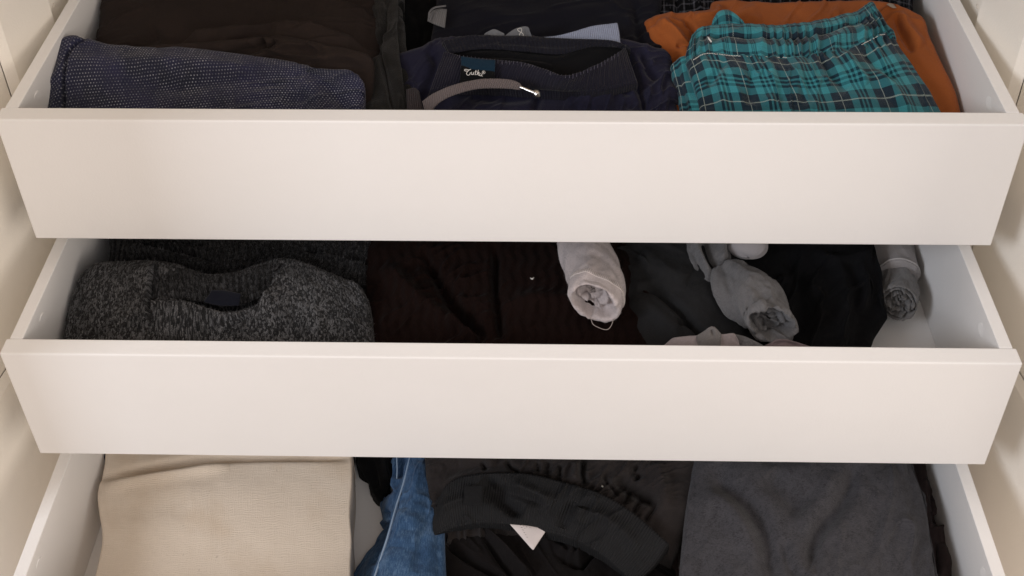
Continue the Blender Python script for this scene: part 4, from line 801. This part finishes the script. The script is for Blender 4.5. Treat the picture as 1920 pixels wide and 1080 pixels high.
place(mesh('waistband', [w2], RIBK), wt)
w3 = patch(Z3, [(816, 960, -.080), (900, 960, -.086), (1000, 965, -.088), (1100, 990, -.086), (1220, 1050, -.082)], [(826, 1160, -.092), (940, 1160, -.088), (1060, 1160, -.086), (1180, 1160, -.088), (1262, 1160, -.094)], [(820, 1040, -.086)], [(1256, 1080, -.088)], (220, 130), .006,
           [([(826, 1010), (870, 1045), (930, 1080), (960, 1100)], 6, -.006), ([(916, 985), (912, 1002), (940, 1030), (975, 1070), (1000, 1100)], 6, .007), ([(905, 1000), (930, 1040), (965, 1085)], 6, -.006), ([(1020, 1000), (1036, 1030), (1060, 1050)], 9, .006), ([(1030, 1020), (1050, 1048), (1090, 1070)], 7, -.006), ([(1080, 1062), (1092, 1040), (1112, 1028)], 5, .008), ([(1088, 1075), (1104, 1052), (1120, 1038)], 4, -.007), ([(1060, 1020), (1075, 1040), (1060, 1060)], 7, .005)],
           [(.04, .003), (.012, .001)], (.008, .012, .01, .008), seed=83, fs=2.2, wr=((.06, .016, -.7, .006),))
place(mesh('inside_back', [w3], SWT), wt)
w4 = patch(Z3, [(872, 911, -.0325), (905, 910, -.032)], [(870, 946, -.0405), (903, 949, -.040)], n=(26, 26), bulge=.0006, roll=(0, 0, 0, 0), noise=[(.008, .0003)])
place(mesh('sewn_patch', [w4], m_cloth('black_patch', lin(30, 30, 31), .2, 900, .0003, sheen=.0), thick=.0014), wt)
TG = m_plain('white_satin_tag', lin(212, 203, 200), .55, .3)
w5 = patch(Z3, [(956, 983, -.054), (985, 985, -.053), (1026, 992, -.0535)], [(996, 1028, -.058), (998, 1030, -.058), (1000, 1031, -.058)], n=(30, 24), bulge=.001, roll=(0, 0, 0, 0))
tgo = place(mesh('care_tag', [w5], TG, thick=.0004), wt)
INKM = m_plain('grey_print', lin(92, 86, 86), .8); ln_ = []
rs = random.Random(8)
for k in range(6):
    a0 = np.array([976+k*7.4, 986+k*1.2]); dv = np.array([-.50, .86]) if False else np.array([.62, .78])
    for j in range(rs.randint(4, 6) if k < 4 else 3):
        p = np.array([974+j*6.2+k*2.6, 984+j*4.8*.35+k*4.6-(j*0)]); q = p+np.array([rs.uniform(2.0, 4.6), rs.uniform(.6, 1.6)])
        if q[1] < 1014 and q[0] < 1017-(k-2)*1.5: ln_.append(tube([onz(p[0], p[1], Z3-.0535-(p[1]-984)*.00010+.0012), onz(q[0], q[1], Z3-.0535-(q[1]-984)*.00010+.0012)], .00022, 4, 4))
o = mesh('tag_print', ln_, INKM); o.parent = tgo; o['kind'] = 'stuff'
place(mesh('snap', [tube(wpts(Z3, [(1128, 910, -.028), (1131, 913, -.028)]), [.0006, .0010, .0006], 6)], STEEL), wt)
# charcoal tee and mauve garment
TEE = m_cloth('charcoal_marl_jersey', lin(49, 48, 51), .55, 420, .0007, tint=lin(60, 59, 62), sheen=.12, lowscale=70, heather=.8)
te = patch(Z3, [(1318, 815, -.040), (1450, 815, -.034), (1600, 815, -.034), (1686, 815, -.040)], [(1278, 1160, -.060), (1420, 1160, -.050), (1600, 1160, -.050), (1762, 1160, -.060)], [(1312, 880, -.042), (1300, 960, -.048), (1292, 1040, -.054), (1288, 1090, -.056)], [(1704, 875, -.042), (1724, 930, -.046), (1736, 1000, -.050), (1742, 1070, -.055)], (240, 180), .006,
           [([(1340, 870), (1360, 910), (1410, 960), (1440, 1030), (1450, 1100)], 20, -.010), ([(1300, 960), (1350, 940), (1390, 985), (1420, 1060)], 22, .005), ([(1600, 870), (1590, 920), (1570, 960), (1530, 1010), (1520, 1080)], 15, -.008), ([(1440, 890), (1480, 930), (1510, 960)], 26, -.006), ([(1560, 890), (1540, 940), (1500, 1000)], 16, .003), ([(1470, 1010), (1480, 1060), (1500, 1090)], 10, -.004), ([(1660, 880), (1690, 940), (1710, 1040)], 18, .004), ([(1420, 860), (1460, 868), (1520, 862)], 10, -.003)],
           [(.05, .0028), (.015, .0006)], (.006, .005, .008, .008), seed=84, fs=1.5, wr=((.10, .03, 1.2, .005),))
te2 = patch(Z3, [(1690, 815, -.052), (1700, 815, -.05), (1712, 815, -.054)], [(1745, 1160, -.072), (1760, 1160, -.07), (1772, 1160, -.074)], [(1706, 875, -.054), (1728, 930, -.058), (1740, 1000, -.062), (1748, 1070, -.066)], [(1714, 880, -.056), (1734, 930, -.06), (1742, 985, -.064), (1756, 1070, -.068)], (20, 120), .0004, [([(1716, 880), (1738, 960), (1752, 1080)], 2.2, -.002)], [(.02, .001)], (.003, .004, .003, .003), seed=85)
teo = cloth('folded_tee', [te, te2], TEE, 'charcoal grey marled tee folded at the right of the bottom drawer', 'folded t-shirt')
fuzz(teo, [te], FZ1, 4000, .0014, 13, .00006)
MAU = m_cloth('mauve_brown_jersey', lin(64, 54, 54), .25, 600, .0004, sheen=.1)
ma = patch(Z3, [(1240, 990, -.094), (1262, 985, -.090), (1300, 985, -.088)], [(1256, 1160, -.10), (1280, 1160, -.094), (1300, 1160, -.092)], [(1254, 1050, -.096)], n=(40, 70), bulge=.002, folds=[([(1272, 1000), (1268, 1050), (1276, 1090)], 5, -.005)], noise=[(.02, .002)], roll=(.006, .006, .006, .008), seed=86)
mb = patch(Z3, [(1700, 815, -.084), (1730, 815, -.08), (1744, 830, -.084)], [(1740, 1160, -.108), (1765, 1160, -.104), (1796, 1160, -.11)], [(1722, 900, -.09), (1740, 1000, -.10)], [(1758, 880, -.09), (1762, 930, -.094), (1756, 985, -.098), (1772, 1012, -.10), (1789, 1022, -.102), (1787, 1060, -.106)], (70, 140), .004,
           [([(1742, 870), (1746, 930), (1752, 985)], 6, -.006), ([(1752, 990), (1772, 1010), (1788, 1024)], 5, .005), ([(1744, 960), (1756, 975), (1760, 990)], 6, -.008), ([(1765, 1020), (1772, 1070)], 6, .004), ([(1752, 1020), (1758, 1080)], 5, -.006), ([(1735, 900), (1750, 925)], 6, .004)], [(.02, .0025)], (.006, .007, .008, .006), seed=87, fs=1.4, wr=((.04, .012, 1.3, .004),))
cloth('folded_mauve_top', [mb], MAU, 'mauve brown garment crumpled between the charcoal tee and the drawer side', 'folded top')
cloth('folded_mauve_top', [ma], MAU, 'mauve brown cloth edge between black sweatpants and charcoal tee', 'folded top')
